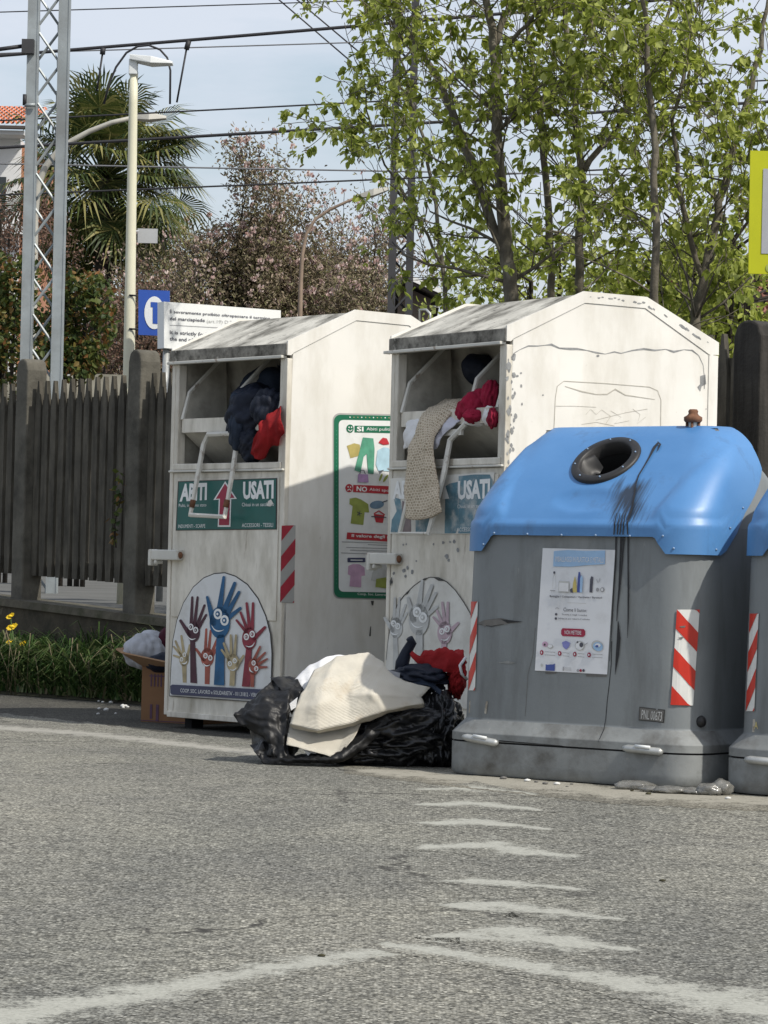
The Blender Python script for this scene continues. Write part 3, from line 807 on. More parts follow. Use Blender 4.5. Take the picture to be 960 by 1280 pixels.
# grass on the verge
mb = MB(); rnd = random.Random(3)
for i in range(9500):
    s = rnd.uniform(0, 5.2); t = rnd.random() ** 0.8
    e = edge(s); fs_ = (e - FO).dot(row_dir(FA)); q = fence_pt(fs_, -0.2)
    b = e.lerp(q, t); b.z = 0.02 + 0.03 * t
    clump = 0.5 + 0.5 * noise.noise(V((s * 2.2, t * 2, 5)))
    h = (0.05 + 0.31 * min(1, t * 1.9) * (0.4 + 1.1 * clump)) * rnd.uniform(.45, 1.15)
    an = rnd.uniform(0, 6.28); ln = h * rnd.uniform(.3, 1.7); dx = V((math.cos(an), math.sin(an), 0))
    wd = V((-dx.y, dx.x, 0)) * rnd.uniform(.004, .011)
    k = 'grass' if rnd.random() < (.975 if t > .12 else .8) else 'straw'
    m1 = b + dx * ln * .25 + V((0, 0, h * .6)); m2 = b + dx * ln * .65 + V((0, 0, h * .92)); tp = b + dx * ln + V((0, 0, h * rnd.uniform(.55, 1.02)))
    n0 = len(mb.v)
    mb.mesh([b - wd, b + wd, m1 + wd * .9, m1 - wd * .9, m2 + wd * .6, m2 - wd * .6, tp], [(0, 1, 2, 3), (3, 2, 4, 5), (5, 4, 6)], k, True)
tag(mb.build('grass'), 'overgrown green grass along the foot of the low wall', 'grass', kind='stuff')
mb = MB()
for i in range(22):
    px, py = rnd.uniform(-10, 165), rnd.uniform(840, 862)
    p = on_ground(px, 868 + px * .07); h = rnd.uniform(.25, .44); l = V((rnd.uniform(-.12, .12), rnd.uniform(-.05, .05), 0))
    mb.tube([p, p + l * .4 + V((0, 0, h * .6)), p + l + V((0, 0, h))], [.0022, .002, .0035], 'straw', 4)
tag(mb.build('dry_stalks'), 'dry straw coloured stalks standing in the green verge grass', 'grass', kind='stuff')
for i, (px, py, s) in enumerate(((13, 770, 1.1), (15, 783, 1.4), (12, 802, .9), (29, 804, .9))):
    base = on_ground(px + 4, 868); top = at(px, py, base.y)
    t = empty('yellow_flower', base, 0, ['yellow flower highest on its stalk in the verge grass', 'largest yellow flower above the grass, doubled bloom', 'yellow flower lowest on the left in the grass', 'small pale yellow flower right of the three others'][i], 'flower', 'yellow flowers in the verge')
    m1 = MB(); m1.tube([V((0, 0, 0)), (top - base) * .5 + V((.02, 0, 0)), top - base], .004, 'grass', 5); m1.build('stem', t)
    m2 = MB()
    for a in range(10):
        an = a * .628; r_f = rnd.uniform(.7, 1.3); d = V((math.cos(an), -.3, math.sin(an) * .6 + .35 * math.cos(an))) * .024 * s * r_f; e = V((-math.sin(an), 0, math.cos(an))) * .010 * s * r_f
        c = top - base
        m2.face([c, c + d * .6 + e, c + d, c + d * .6 - e], 'flower')
    blob(m2, top - base + V((0, -.006, 0)), (.012 * s, .008, .008 * s), 'flower', sub=2); m2.build('petals', t)

# ------------------------------------------------------------------ clothes banks
W, D = 0.986, 1.296
ZB, ZE, ZR, RF, RB = 0.068, 2.048, 2.243, 0.446, 0.841

def hand(A, k, palm, pr, fingers, arm, face=None, layer=2, r=None, white='letter', dark=None):
    """stylised raised hand: palm ellipse, five fingers, forearm; face = (eye1, eye2, eye radius, smile centre, smile width, tilt)"""
    A.ell(palm[0], palm[1], pr[0], pr[1], k, layer, n=24)
    for (b, t, r0, r1) in fingers: A.cap(b, t, r0, r1, k, layer)
    A.poly(arm, k, layer)
    if face:
        e1, e2, er, sc, sw, tl = face
        for e in (e1, e2):
            A.ell(e[0], e[1], er * .8, er, white, layer + 1, n=14); A.ell(e[0], e[1], er * .42, er * .55, k, layer + 2, n=10)
            A.ell(e[0], e[1], er * .2, er * .25, white, layer + 3, n=8)
        pts = []
        for i in range(9):
            t = -1 + 2 * i / 8; x = t * sw; y = (1 - t * t) * sw * .55
            pts.append((sc[0] + x * math.cos(tl) - y * math.sin(tl), sc[1] + x * math.sin(tl) + y * math.cos(tl)))
        A.stroke(pts, [.3, .8, 1.2, 1.5, 1.6, 1.5, 1.2, .8, .3], white, layer + 1)

def Q6(x, y): return (200 + x / 6.0, 700 + y / 6.0)          # the sticker as studied at six times its size

def hands_art(A, cols, tf, faces=True, small=True):
    def H(k, palm, pr, fingers, arm, face, lay):
        pf = lambda p: tf(*p)
        sc = 1 / 6.0
        hand(A, k, pf(palm), (pr[0] * sc, pr[1] * sc), [(pf(b), pf(t), r0 * sc, r1 * sc) for b, t, r0, r1 in fingers], [pf(p) for p in arm],
             (pf(face[0]), pf(face[1]), face[2] * sc, pf(face[3]), face[4] * sc, face[5]) if (face and faces) else None, lay)
    if small:
        H(cols['sand'], (185, 745), (36, 52), [((160, 700), (122, 610), 11, 8), ((182, 690), (165, 570), 11, 8), ((160, 735), (108, 716), 10, 7), ((165, 715), (108, 650), 10, 7), ((205, 750), (228, 640), 11, 8)],
          [(168, 780), (204, 780), (204, 920), (176, 918)], ((168, 745), (190, 710), 17, (190, 765), 22, -.4), 2)
        H(cols['coral'], (360, 730), (50, 70), [((345, 680), (352, 520), 12, 8), ((370, 680), (385, 530), 12, 8), ((390, 700), (440, 580), 12, 8), ((395, 720), (450, 640), 12, 8), ((335, 750), (275, 668), 14, 9)],
          [(342, 780), (382, 780), (376, 932), (340, 930)], ((348, 718), (384, 734), 21, (356, 778), 28, .25), 2)
    H(cols['maroon'], (258, 540), (48, 78), [((240, 490), (248, 280), 13, 8), ((266, 480), (288, 280), 13, 8), ((285, 490), (340, 340), 13, 8), ((295, 510), (352, 412), 13, 8), ((228, 560), (160, 455), 17, 10)],
      [(232, 600), (268, 600), (284, 925), (234, 920)], ((240, 502), (276, 526), 25, (246, 578), 32, .3), 3)
    H(cols['red'], (678, 590), (54, 85), [((655, 540), (582, 452), 12, 8), ((662, 520), (612, 395), 13, 8), ((680, 510), (658, 325), 13, 9), ((700, 510), (706, 325), 13, 9), ((712, 590), (795, 505), 18, 10)],
      [(656, 640), (698, 640), (682, 952), (622, 948)], ((658, 576), (702, 556), 26, (686, 630), 36, -.35), 4)
    H(cols['blue'], (458, 470), (76, 120), [((455, 380), (488, 130), 22, 10), ((490, 380), (570, 175), 20, 12), ((515, 400), (602, 242), 18, 11), ((515, 440), (612, 362), 18, 11), ((412, 470), (364, 280), 24, 10)],
      [(436, 560), (492, 560), (492, 942), (414, 936)], ((446, 405), (496, 453), 40, (446, 505), 50, .35), 5)
    if small:
        H(cols['sand'], (558, 770), (48, 66), [((545, 720), (542, 565), 11, 8), ((570, 720), (582, 565), 11, 8), ((530, 730), (490, 625), 11, 8), ((530, 750), (475, 675), 11, 8), ((590, 790), (638, 718), 13, 8)],
          [(538, 820), (578, 820), (570, 944), (532, 942)], ((538, 778), (574, 756), 20, (562, 812), 26, -.3), 6)
        H(cols['coral'], (712, 800), (38, 62), [((715, 750), (762, 650), 12, 7), ((735, 760), (800, 695), 12, 7), ((745, 785), (815, 742), 12, 7), ((745, 805), (812, 803), 12, 7)],
          [(690, 830), (722, 830), (716, 954), (690, 952)], ((716, 772), (736, 815), 20, (702, 822), 24, 1.0), 6)

def clothes_bin(loc, alpha, label, left):
    fr = frame_of(loc, -alpha)
    b = empty('clothes_bank', loc, -alpha, label, 'clothes bank', 'white clothes banks')
    T = 0.03
    # body: side walls, back, front lower panel, inside
    prof = [(0, ZB), (D, ZB), (D, ZE - .02), (RB, ZR - .02), (RF, ZR - .02), (0.03, ZE - .02)]
    mb = MB()
    mb.prism(prof, (W - T, W), 'white_side', lambda p, q, t: V((t, p, q)))
    mb.prism(prof, (0, T), 'white_paint', lambda p, q, t: V((t, p, q)))
    mb.box((T, D - T, ZB), (W - T, D, ZE - .02), 'white_paint')
    mb.box((T, 0.02, ZB), (W - T, D - T, ZB + .03), 'white_paint')
    body = mb.build('body', b, bevel=0.004)
    # flashing along the gable edges
    mb = MB()
    for u0, u1 in ((W - 0.004, W + 0.005), (-0.005, 0.004)):
        out = [(-0.012, ZE - 0.062), (-0.012, ZE + .012), (RF, ZR + .014), (RB, ZR + .014), (D + .012, ZE + .012), (D + .012, ZE - .05)]
        inn = [(0.014, ZE - 0.062), (0.03, ZE - .048), (RF + .01, ZR - .042), (RB - .01, ZR - .042), (D - .03, ZE - .06), (D - .02, ZE - .05)]
        for i in range(5):
            mb.prism([out[i], out[i + 1], inn[i + 1], inn[i]], (u0, u1), 'white_side', lambda p, q, t: V((t, p, q)))
    mb.box((W - .002, D - .05, ZB), (W + .006, D + .008, ZE - .055), 'white_side')
    mb.build('edge_flashing', b)
    # roof sheets
    mb = MB()
    R_ = [(-0.012, ZE), (RF, ZR), (RB, ZR), (D + .012, ZE)]
    for i in range(3):
        p0, p1 = R_[i], R_[i + 1]
        mb.prism([p0, p1, (p1[0], p1[1] - .018), (p0[0], p0[1] - .018)], (0.0045, W - 0.0045), 'roof_grime', lambda p, q, t: V((t, p, q)))
    roof = mb.build('roof', b)
    mb = MB()
    mb.box((-0.012, -0.016, ZE - .062), (W + .0, 0.0, ZE - .001), 'fascia_grime')
    mb.box((-0.035 if not left else -.014, -0.034, ZE - .078), (W - .02, 0.004, ZE - .0625), 'latch')
    mb.build('eave_fascia', b, bevel=0.003)
    if left:
        mb = MB(); q = Plane(fr, 1, D - .05, -1)
        pts = [q.p(*p, 0) for p in ((525, 403), (525, 387), (533, 387), (538, 392), (538, 403))]
        mb.tube(pts, 0.007, 'metal', 6); mb.build('lifting_hook', b)
    # front frame
    zo0, zo1 = 1.395, ZE - .078           # opening
    for a0, a1, b0_, b1_ in ((0.0, .029, T + .0005, 0.06), (W - .029, W, W - 0.06, W - T - .0005)):
        mb = MB()
        mb.box((a0, -0.006, ZB), (a1, 0.029, zo1), 'grimy_front'); mb.box((b0_ - .002, -0.003, zo0), (b1_, 0.05, zo1), 'grimy_front')
        mb.build('jamb', b, bevel=0.004)
    mb = MB(); mb.box((0.031, -0.012, zo0), (W - .031, 0.10, zo0 + .035), 'grimy_front'); mb.box((0.004, -0.022, zo0 - .012), (W - .004, -0.002, zo0 - .0005), 'latch')
    mb.build('sill', b, bevel=0.006)
    # service door below the opening
    mb = MB()
    mb.box((0.03, 0.0, ZB + .002), (W - .03, 0.028, zo0 - .013), 'grimy_front')
    mb.box((0.045, -0.007, 0.60), (W - .045, -0.0005, zo0 - .045), 'grimy_front')
    mb.box((0.035, -0.012, ZB - .01), (W - .035, -0.0005, ZB + .02), 'grimy_front')
    door = mb.build('service_door', b, bevel=0.004)
    # inside of the chute
    mb = MB()
    mb.box((T, 0.09, 1.12), (W - T, 0.62, 1.14), 'inner_grey')
    mb.mesh([V((T, .62, 1.14)), V((W - T, .62, 1.14)), V((W - T, .30, ZE + .05)), V((T, .30, ZE + .05))], [(0, 1, 2, 3)], 'inner_grey')
    mb.box((T + .001, 0.05, 1.14), (T + .006, .75, ZE), 'inner_grey'); mb.box((W - T - .006, 0.05, 1.14), (W - T - .001, .75, ZE), 'inner_grey')
    mb.build('chute_lining', b)
    # rocking tray with side plates
    zt = 1.60
    mb = MB()
    mb.box((0.075, 0.012, zt), (W - .085, 0.035, zt + .075), 'grimy_front')
    mb.box((0.075, 0.035, zt), (W - .085, 0.30, zt + .014), 'inner_grey')
    mb.mesh([V((.075, .03, zt - .001)), V((W - .085, .03, zt - .001)), V((W - .1, .34, zt - .24)), V((.1, .34, zt - .24))], [(0, 1, 2, 3)], 'inner_grey')
    mb.mesh([V((.075, .30, zt)), V((W - .085, .30, zt)), V((W - .085, .52, ZE - .02)), V((.075, .52, ZE - .02))], [(0, 1, 2, 3)], 'inner_grey')
    for u in (0.078, 0.52 if left else 0.66, W - .09):
        pr = [(0.014, zt + .07), (0.06, zt + .22), (0.26, zt + .40), (0.30, zt + .40), (0.32, zt + .01), (.03, zt + .01)]
        mb.prism(pr, (u, u + .006), 'inner_grey', lambda p, q, t: V((t, p, q)))
        mb.tube([V((u, 0.012, zt + .07)), V((u, 0.055, zt + .22)), V((u, 0.26, zt + .41))], 0.012, 'bar', 6, smooth=False)
    mb.build('rocking_tray', b)
    # pull handle: bent flat bar
    P = Plane(fr, 1, 0, -1)
    mb = MB()
    if left:
        h = [(0.33, -.005, 1.585), (0.30, -.012, 1.53), (0.305, -.05, 1.36), (0.315, -.10, 1.15), (0.61, -.10, 1.14), (0.60, -.05, 1.36), (0.585, -.012, 1.53), (0.55, -.005, 1.585)]
        mb.tube([V(p) for p in h], 0.0145, 'bar', 6, closed=True, smooth=False)
        for u in (.315, .607): mb.tube([V((u - .002, -.091, 1.19)), V((u - .001, -.083, 1.23))], 0.0165, 'rust', 6)
    else:
        h = [(0.64, .01, 1.60), (0.54, -.012, 1.52), (0.55, -.05, 1.36), (0.50, -.10, 1.06), (0.25, -.10, 1.06), (0.29, -.05, 1.36), (0.32, -.01, 1.53)]
        mb.tube([V(p) for p in h], 0.0145, 'bar', 6, smooth=False)
        mb.box((.30, -.004, 1.545), (.62, .012, 1.575), 'bar')
    mb.build('pull_handle', b)
    # hinged latch at the left edge
    zl = 0.935
    mb = MB()
    mb.box((-0.10, -0.05, zl - .028), (0.14, -0.005, zl + .028), 'latch')
    mb.box((-0.115, -0.055, zl - .06), (-0.09, 0.0, zl + .03), 'latch'); mb.box((-0.06, -0.055, zl - .05), (-0.045, 0.0, zl - .029), 'latch')
    lt = mb.build('latch', b, bevel=0.006)
    mb = MB(); blob(mb, (0.143, -.028, zl), (.012, .014, .02), 'rust', seed=3, sub=2); mb.build('latch_bolt', lt)
    # feet
    for u in (0.08, W - .14):
        for v in (.08, D - .16):
            mb = MB(); mb.box((u, v, 0.0), (u + .06, v + .08, ZB), 'dark'); mb.build('foot', b)
    return b, fr, P

LB = (-1.167, 16.544, 0); RBN = (0.024, 15.344, 0)
lb, lfr, lP = clothes_bin(LB, 0.849, 'white clothes bank with bright hands sticker and full poster on its side', True)
rb, rfr, rP = clothes_bin(RBN, 0.979, 'chipped white clothes bank with knit blanket hanging from its opening', False)

# --- left bank: sign, sticker, strips, poster
A = Art(Plane(lfr, 1, -0.008, -1))
def S5(x, y): return (200 + x / 5.647, 580 + y / 5.647)
A.poly([S5(128, 122), S5(828, 98), S5(826, 462), S5(112, 470)], 'line_dark', 0)
A.poly([S5(136, 128), S5(822, 104), S5(820, 456), S5(120, 464)], 'green', 1)
A.text('ABITI', [S5(143, 266), S5(335, 254), S5(337, 132), S5(155, 140)], 'letter', 2, .045)
A.text('USATI', [S5(590, 252), S5(806, 246), S5(808, 112), S5(592, 124)], 'letter', 2, .045)
A.text('Puliti, in buono stato', [S5(138, 308), S5(332, 303), S5(332, 277), S5(138, 282)], 'letter', 2)
A.text('Chiusi in un sacchetto', [S5(583, 300), S5(810, 296), S5(810, 270), S5(583, 274)], 'letter', 2)
A.text('INDUMENTI - SCARPE', [S5(134, 452), S5(324, 450), S5(324, 424), S5(134, 428)], 'letter', 2)
A.text('ACCESSORI - TESSILI', [S5(583, 446), S5(803, 444), S5(803, 416), S5(583, 420)], 'letter', 2)
A.poly([S5(465, 122), S5(548, 246), S5(508, 248), S5(502, 444), S5(412, 444), S5(420, 252), S5(382, 254)], 'letter', 2)
A.poly([S5(465, 138), S5(532, 238), S5(500, 240), S5(494, 432), S5(422, 432), S5(430, 244), S5(400, 246)], 'crimson', 3)
A.poly([S5(770, 262), S5(790, 250), S5(806, 278), S5(786, 300), S5(757, 296)], 'sticker2', 3)
A.mb.build('sign_panel', lb)
A = Art(Plane(lfr, 1, -.0075, -1))
arch = [Q6(70, 1022)] + [Q6(*p) for p in ((84, 760), (96, 600), (126, 450), (175, 320), (250, 200), (330, 130), (410, 98), (490, 92), (570, 118), (660, 180), (740, 285), (800, 420), (835, 560), (846, 700), (842, 880), (838, 1075))]
A.poly(arch, 'line_dark', 0)
cx, cy = 460, 620
A.poly([Q6(cx + (6 * (p[0] - 200) - cx) * .982, cy + (6 * (p[1] - 700) - cy) * .985) for p in arch], 'sticker', 1)
hands_art(A, dict(sand='h_sand', coral='h_coral', maroon='h_maroon', red='h_red', blue='h_blue'), Q6)
A.poly([Q6(92, 945), Q6(104, 934), Q6(820, 972), Q6(830, 985), Q6(828, 1040), Q6(818, 1052), Q6(104, 1010), Q6(92, 998)], 'band', 7)
A.text("COOP. SOC. LAVORO e SOLIDARIETA' - 011.31812 - VERCELLI", [Q6(168, 992), Q6(790, 1030), Q6(790, 1000), Q6(168, 962)], 'letter', 8)
A.mb.build('hands_sticker', lb)
A = Art(Plane(lfr, 0, W, 1))
A.tri_strip_hazard([(351.5, 657), (369, 656.5), (367, 753.5), (349.5, 753)], 5, 'refl_red2', 'refl_grey', 1, -1)
A.mb.build('reflective_strip', lb)
# poster
A = Art(Plane(lfr, 0, W, 1))
def P4(x, y): return (400 + x / 4.92, 500 + y / 4.92)
def rrect(x0, y0, x1, y1, r, tl=0.0):
    pts = []
    for cx_, cy_, a0 in ((x1 - r, y0 + r, -90), (x1 - r, y1 - r, 0), (x0 + r, y1 - r, 90), (x0 + r, y0 + r, 180)):
        for i in range(6):
            a = math.radians(a0 + 18 * i); px = cx_ + r * math.cos(a); py = cy_ + r * math.sin(a)
            pts.append(P4(px, py + tl * (px - x0)))
    return pts
XR = 640
A.poly(rrect(78, 80, XR + 14, 1222, 42, .02), 'refl_grey', 0)
A.poly(rrect(84, 90, XR + 8, 1215, 40, .02), 'poster_green', 1)
A.poly(rrect(112, 122, XR - 20, 1178, 28, .02), 'poster_w', 2)
A.poly([P4(208, 158), P4(XR - 30, 163), P4(XR - 30, 207), P4(208, 199)], 'poster_green', 3)
A.ell(*P4(180, 176), 4.6, 5.2, 'poster_green', 3); A.ell(*P4(173, 168), .8, 1, 'poster_w', 4); A.ell(*P4(188, 168), .8, 1, 'poster_w', 4)
A.stroke([P4(167, 182), P4(180, 192), P4(193, 182)], 1, 'poster_w', 4)
A.text('SI', [P4(220, 193), P4(262, 194), P4(262, 164), P4(220, 163)], 'letter', 4, .03)
A.text('Abiti puliti e asciutti', [P4(280, 193), P4(560, 198), P4(560, 172), P4(280, 168)], 'letter', 4)
A.poly([P4(200, 522), P4(XR - 30, 536), P4(XR - 30, 590), P4(198, 566)], 'pred', 3)
A.ell(*P4(174, 542), 4.6, 5.2, 'pred', 3); A.ell(*P4(167, 534), .8, 1, 'poster_w', 4); A.ell(*P4(182, 535), .8, 1, 'poster_w', 4)
A.stroke([P4(163, 556), P4(174, 548), P4(186, 557)], 1, 'poster_w', 4)
A.text('NO', [P4(218, 560), P4(283, 566), P4(285, 534), P4(220, 529)], 'letter', 4, .03)
A.text('Abiti sporchi', [P4(298, 563), P4(470, 574), P4(470, 550), P4(298, 540)], 'letter', 4)
A.poly([P4(162, 814), P4(XR - 30, 838), P4(XR - 30, 882), P4(158, 856)], 'pred', 3)
A.text('Il valore degli abiti', [P4(188, 848), P4(470, 860), P4(470, 834), P4(190, 824)], 'letter', 4, .02)
# printed clothes
A.poly([P4(*p) for p in ((160, 282), (205, 266), (240, 274), (246, 338), (226, 346), (182, 358), (172, 318))], 'mustard', 3)
A.poly([P4(*p) for p in ((258, 230), (322, 236), (330, 300), (324, 455), (290, 452), (282, 330), (262, 350), (244, 445), (206, 432), (236, 320))], 'trouser', 4)
A.poly([P4(*p) for p in ((228, 455), (288, 458), (292, 508), (226, 504))], 'lilac', 5); A.stroke([P4(238, 456), P4(244, 432), P4(262, 432), P4(272, 456)], 1, 'textdark', 5)
A.poly([P4(*p) for p in ((362, 250), (380, 232), (404, 236), (416, 258), (420, 272), (384, 276), (354, 262))], 'pred', 4)
A.poly([P4(*p) for p in ((348, 310), (386, 290), (416, 296), (440, 320), (436, 440), (352, 434), (338, 395))], 'sky', 4)
A.ell(*P4(368, 476), 1.4, 5, 'olive', 4, .35); A.ell(*P4(398, 482), 1.6, 5.5, 'olive', 4, .6)
A.poly([P4(*p) for p in ((178, 606), (215, 600), (248, 612), (292, 640), (298, 692), (270, 690), (262, 768), (184, 760), (196, 652), (176, 640))], 'olive', 3)
for i in range(5):
    a = i * 1.256; A.stroke([P4(236, 698), P4(236 + 16 * math.cos(a), 698 + 18 * math.sin(a))], .9, 'textdark', 4)
A.ell(*P4(345, 644), 9, 5, 'steel_blue', 3, -.15); A.stroke([P4(378, 630), P4(410, 618)], 1.4, 'textdark', 3)
A.poly([P4(*p) for p in ((326, 700), (392, 708), (382, 756), (338, 752))], 'pred', 3); A.stroke([P4(310, 716), P4(402, 722)], 1.2, 'textdark', 4); A.stroke([P4(326, 700), P4(356, 682), P4(392, 706)], 1.6, 'pred', 4)
for i, (x0, x1) in enumerate(((130, 440), (290, 450), (156, 450), (180, 450), (124, 450))):
    y = 872 + i * 17; A.stroke([P4(x0, y), P4(x1 + 120, y + 12)], .9, 'textgrey', 3)
A.poly(rrect(164, 970, 274, 998, 6), 'band', 3); A.poly(rrect(290, 972, 400, 1000, 6), 'band', 3)
A.stroke([P4(182, 984), P4(256, 985)], 1.2, 'letter', 4); A.stroke([P4(306, 986), P4(380, 987)], 1.2, 'letter', 4)
A.poly([P4(*p) for p in ((170, 1020), (200, 1008), (238, 1010), (270, 1030), (272, 1080), (250, 1082), (248, 1152), (176, 1146), (182, 1080), (166, 1072))], 'pink', 3)
A.poly([P4(*p) for p in ((318, 1060), (350, 1010), (400, 1012), (420, 1100), (380, 1120), (308, 1110))], 'h_grey', 3); A.poly([P4(*p) for p in ((340, 1100), (400, 1090), (420, 1160), (335, 1150))], 'olive', 4)
for i in range(16): A.ell(*P4(180 + 24 * i, 106 + .4 * i), .8, .8, 'h_sand' if i % 3 else 'letter', 3)
for i in range(40): A.ell(*P4(97, 190 + 24 * i), .5, .6, 'trouser', 3, n=8)
A.text('Coop. Soc. Lavoro', [P4(226, 1203), P4(400, 1209), P4(400, 1189), P4(226, 1184)], 'letter', 3)
A.mb.build('poster', lb)
# stains on the left bank side
A = Art(Plane(lfr, 0, W, 1))
A.poly([(463, 751), (467, 751), (466, 757), (464, 756)], 'line_dark', 1); A.stroke([(463, 783), (462, 795)], [1, 2], 'line_dark', 1)
A.mb.build('rust_marks', lb)

# --- right bank
A = Art(Plane(rfr, 1, -0.008, -1))
def S6(x, y): return (460 + x / 4.571, 440 + y / 4.571)
A.poly([S6(132, 722), S6(726, 686), S6(700, 1040), S6(128, 1038)], 'sticker2', 1)
A.poly([S6(150, 830), S6(188, 840), S6(200, 900), S6(190, 1030), S6(134, 1030), S6(140, 960), S6(168, 910)], 'faded_blue', 2)
A.poly([S6(200, 850), S6(248, 870), S6(250, 1036), S6(194, 1032)], 'faded_brown', 2)
A.poly([S6(276, 860), S6(362, 850), S6(358, 1034), S6(276, 1034)], 'faded_blue', 2)
A.poly([S6(446, 768), S6(470, 752), S6(518, 742), S6(520, 1000), S6(505, 1036), S6(442, 1036)], 'faded_blue', 2)
A.poly([S6(522, 710), S6(610, 700), S6(700, 700), S6(720, 740), S6(716, 900), S6(690, 1036), S6(520, 1036)], 'faded_blue', 2)
A.text('ABITI', [S6(146, 842), S6(300, 836), S6(300, 730), S6(150, 738)], 'letter', 3, .045)
A.text('USATI', [S6(518, 846), S6(702, 838), S6(704, 722), S6(520, 736)], 'letter', 3, .045)
A.text('Chiusi in un sacchetto', [S6(516, 894), S6(702, 886), S6(702, 864), S6(516, 872)], 'letter', 3)
A.text('ACCESSORI - TESSILI', [S6(514, 1026), S6(690, 1024), S6(690, 1000), S6(514, 1004)], 'letter', 3)
A.poly([S6(434, 800), S6(446, 760), S6(470, 838), S6(430, 842)], 'letter', 3)
A.mb.build('sign_panel', rb)
A = Art(Plane(rfr, 1, -.0075, -1))
def R5(x, y): return (470 + x / 5.82, 660 + y / 5.82)
arc = [(78, 960), (92, 820), (120, 660), (160, 560), (210, 490), (280, 420), (340, 378), (400, 358), (460, 362), (520, 392), (580, 450), (640, 535), (690, 620), (720, 720), (740, 840), (750, 960)]
A.poly([R5(*p) for p in arc + [(750, 1320), (60, 1290)]], 'sticker2', 1)
A.stroke([R5(*p) for p in arc], [.5, .5, .6, .8, 1.2, .9, .9, 1.0, 1.2, 1.2, .9, .9, .8, .6, .5, .5], 'line_dark', 2)
for (x0, y0, x1, y1, w_) in ((340, 378, 385, 362, 2.6), (430, 362, 500, 384, 3), (215, 488, 250, 452, 2.4), (120, 358, 112, 420, 2.4)):
    A.stroke([R5(x0, y0), R5((x0 + x1) / 2, (y0 + y1) / 2 + 3), R5(x1, y1)], [.6, w_, .6], 'line_dark', 3)
def TR(x, y):                                           # the same artwork on the other bank
    return R5(-6 + (x - 70) * .845, 352 + (y - 92) * .83 + (x - 470) * -.01)
hands_art(A, dict(sand='h_sand', coral='h_coral', maroon='h_grey', red='h_mauve', blue='h_grey'), TR, True, False)
A.mb.build('hands_sticker', rb)
A = Art(Plane(rfr, 1, -.0075, -1))
rn = random.Random(5)
for (x, y, s) in ((515, 205, 20), (530, 235, 14), (200, 120, 9), (222, 118, 8), (420, 118, 9), (490, 105, 14), (570, 100, 16), (595, 160, 16), (205, 310, 18), (230, 290, 14), (265, 320, 16), (215, 350, 12), (110, 390, 20), (130, 330, 14), (295, 240, 8), (540, 102, 10)):
    pts = [R5(x + s * (.7 + .5 * rn.random()) * math.cos(a) * .7, y + s * (.6 + .6 * rn.random()) * math.sin(a)) for a in [i * .785 for i in range(8)]]
    A.poly(pts, 'chip', 0)
for (x, y, a) in ((170, 640, 26), (60, 680, 34), (690, 640, 30)):
    A.poly([S6(x, y), S6(x + a, y - 8), S6(x + a * .6, y + 8), S6(x + 6, y + 20)], 'chip', 0)
A.mb.build('paint_chips', rb)
# right side wall: raised panel outline, scratches, chips
A = Art(Plane(rfr, 0, W, 1))
def C2(x, y): return (470 + x / 2.182, 360 + y / 2.182)
A.stroke([C2(*p) for p in ((485, 385), (489, 300), (494, 268), (512, 254), (620, 260), (745, 270), (768, 280), (777, 305), (776, 385))], .9, 'scratch', 0)
A.stroke([C2(*p) for p in ((515, 268), (560, 282), (600, 290), (630, 290), (652, 276), (680, 292), (760, 304))], [.6, 1.6, 1.2, 1.4, 1.8, 1.4, .5], 'scratch', 0)
for pts in (((490, 322), (540, 322), (600, 325)), ((572, 345), (585, 330), (600, 345), (615, 332), (640, 350), (625, 372)), ((640, 335), (668, 352), (650, 370), (690, 362)), ((600, 360), (680, 340), (740, 330)), ((700, 330), (720, 345), (712, 370), (735, 352)), ((560, 372), (600, 366), (650, 376))):
    A.stroke([C2(*p) for p in pts], .45, 'scratch', 0)
line = [(370, 195), (376, 178), (392, 168), (415, 158), (440, 158), (460, 156), (478, 154), (500, 164), (530, 166), (548, 166), (575, 170), (600, 176), (625, 180), (650, 174), (668, 178), (700, 170), (730, 166), (760, 170), (790, 167), (812, 174), (840, 168), (862, 170), (880, 184), (892, 210), (896, 250), (895, 275)]
A.stroke([C2(*p) for p in line], [1.6, 1.0, .6, 1.6, 1.4, .6, 2.6, 1.6, 3, 2.6, .7, 2, .5, 1.6, 1, 1.4, 2.4, 2.0, .8, 2.8, .6, 1.8, .8, .6, .7, .9], 'chip', 0)
A.poly([C2(*p) for p in ((884, 240), (898, 236), (900, 262), (888, 268), (884, 282), (876, 270), (884, 262))], 'chip', 0)
rn = random.Random(8)
for i in range(34):
    y = 190 + i * 9.5 + rn.uniform(-4, 4); x = 360 + rn.uniform(-5, 16) * (1 if rn.random() < .7 else 2.4); s = rn.uniform(2, 7) * (1.5 if rn.random() < .2 else 1)
    A.poly([C2(x + s * rn.uniform(.5, 1) * math.cos(a), y + s * rn.uniform(.8, 1.9) * math.sin(a)) for a in [j * .785 for j in range(8)]], 'chip', 0)
for (x, y, s) in ((385, 240, 5), (395, 232, 4), (455, 292, 3), (605, 185, 5), (915, 170, 2), (900, 330, 2)):
    A.ell(*C2(x, y), s / 2.6, s / 3.2, 'chip', 0, n=7)
A.mb.build('paint_chips', rb)
A = Art(Plane(rfr, 0, W + .005, 1))
rn = random.Random(31)
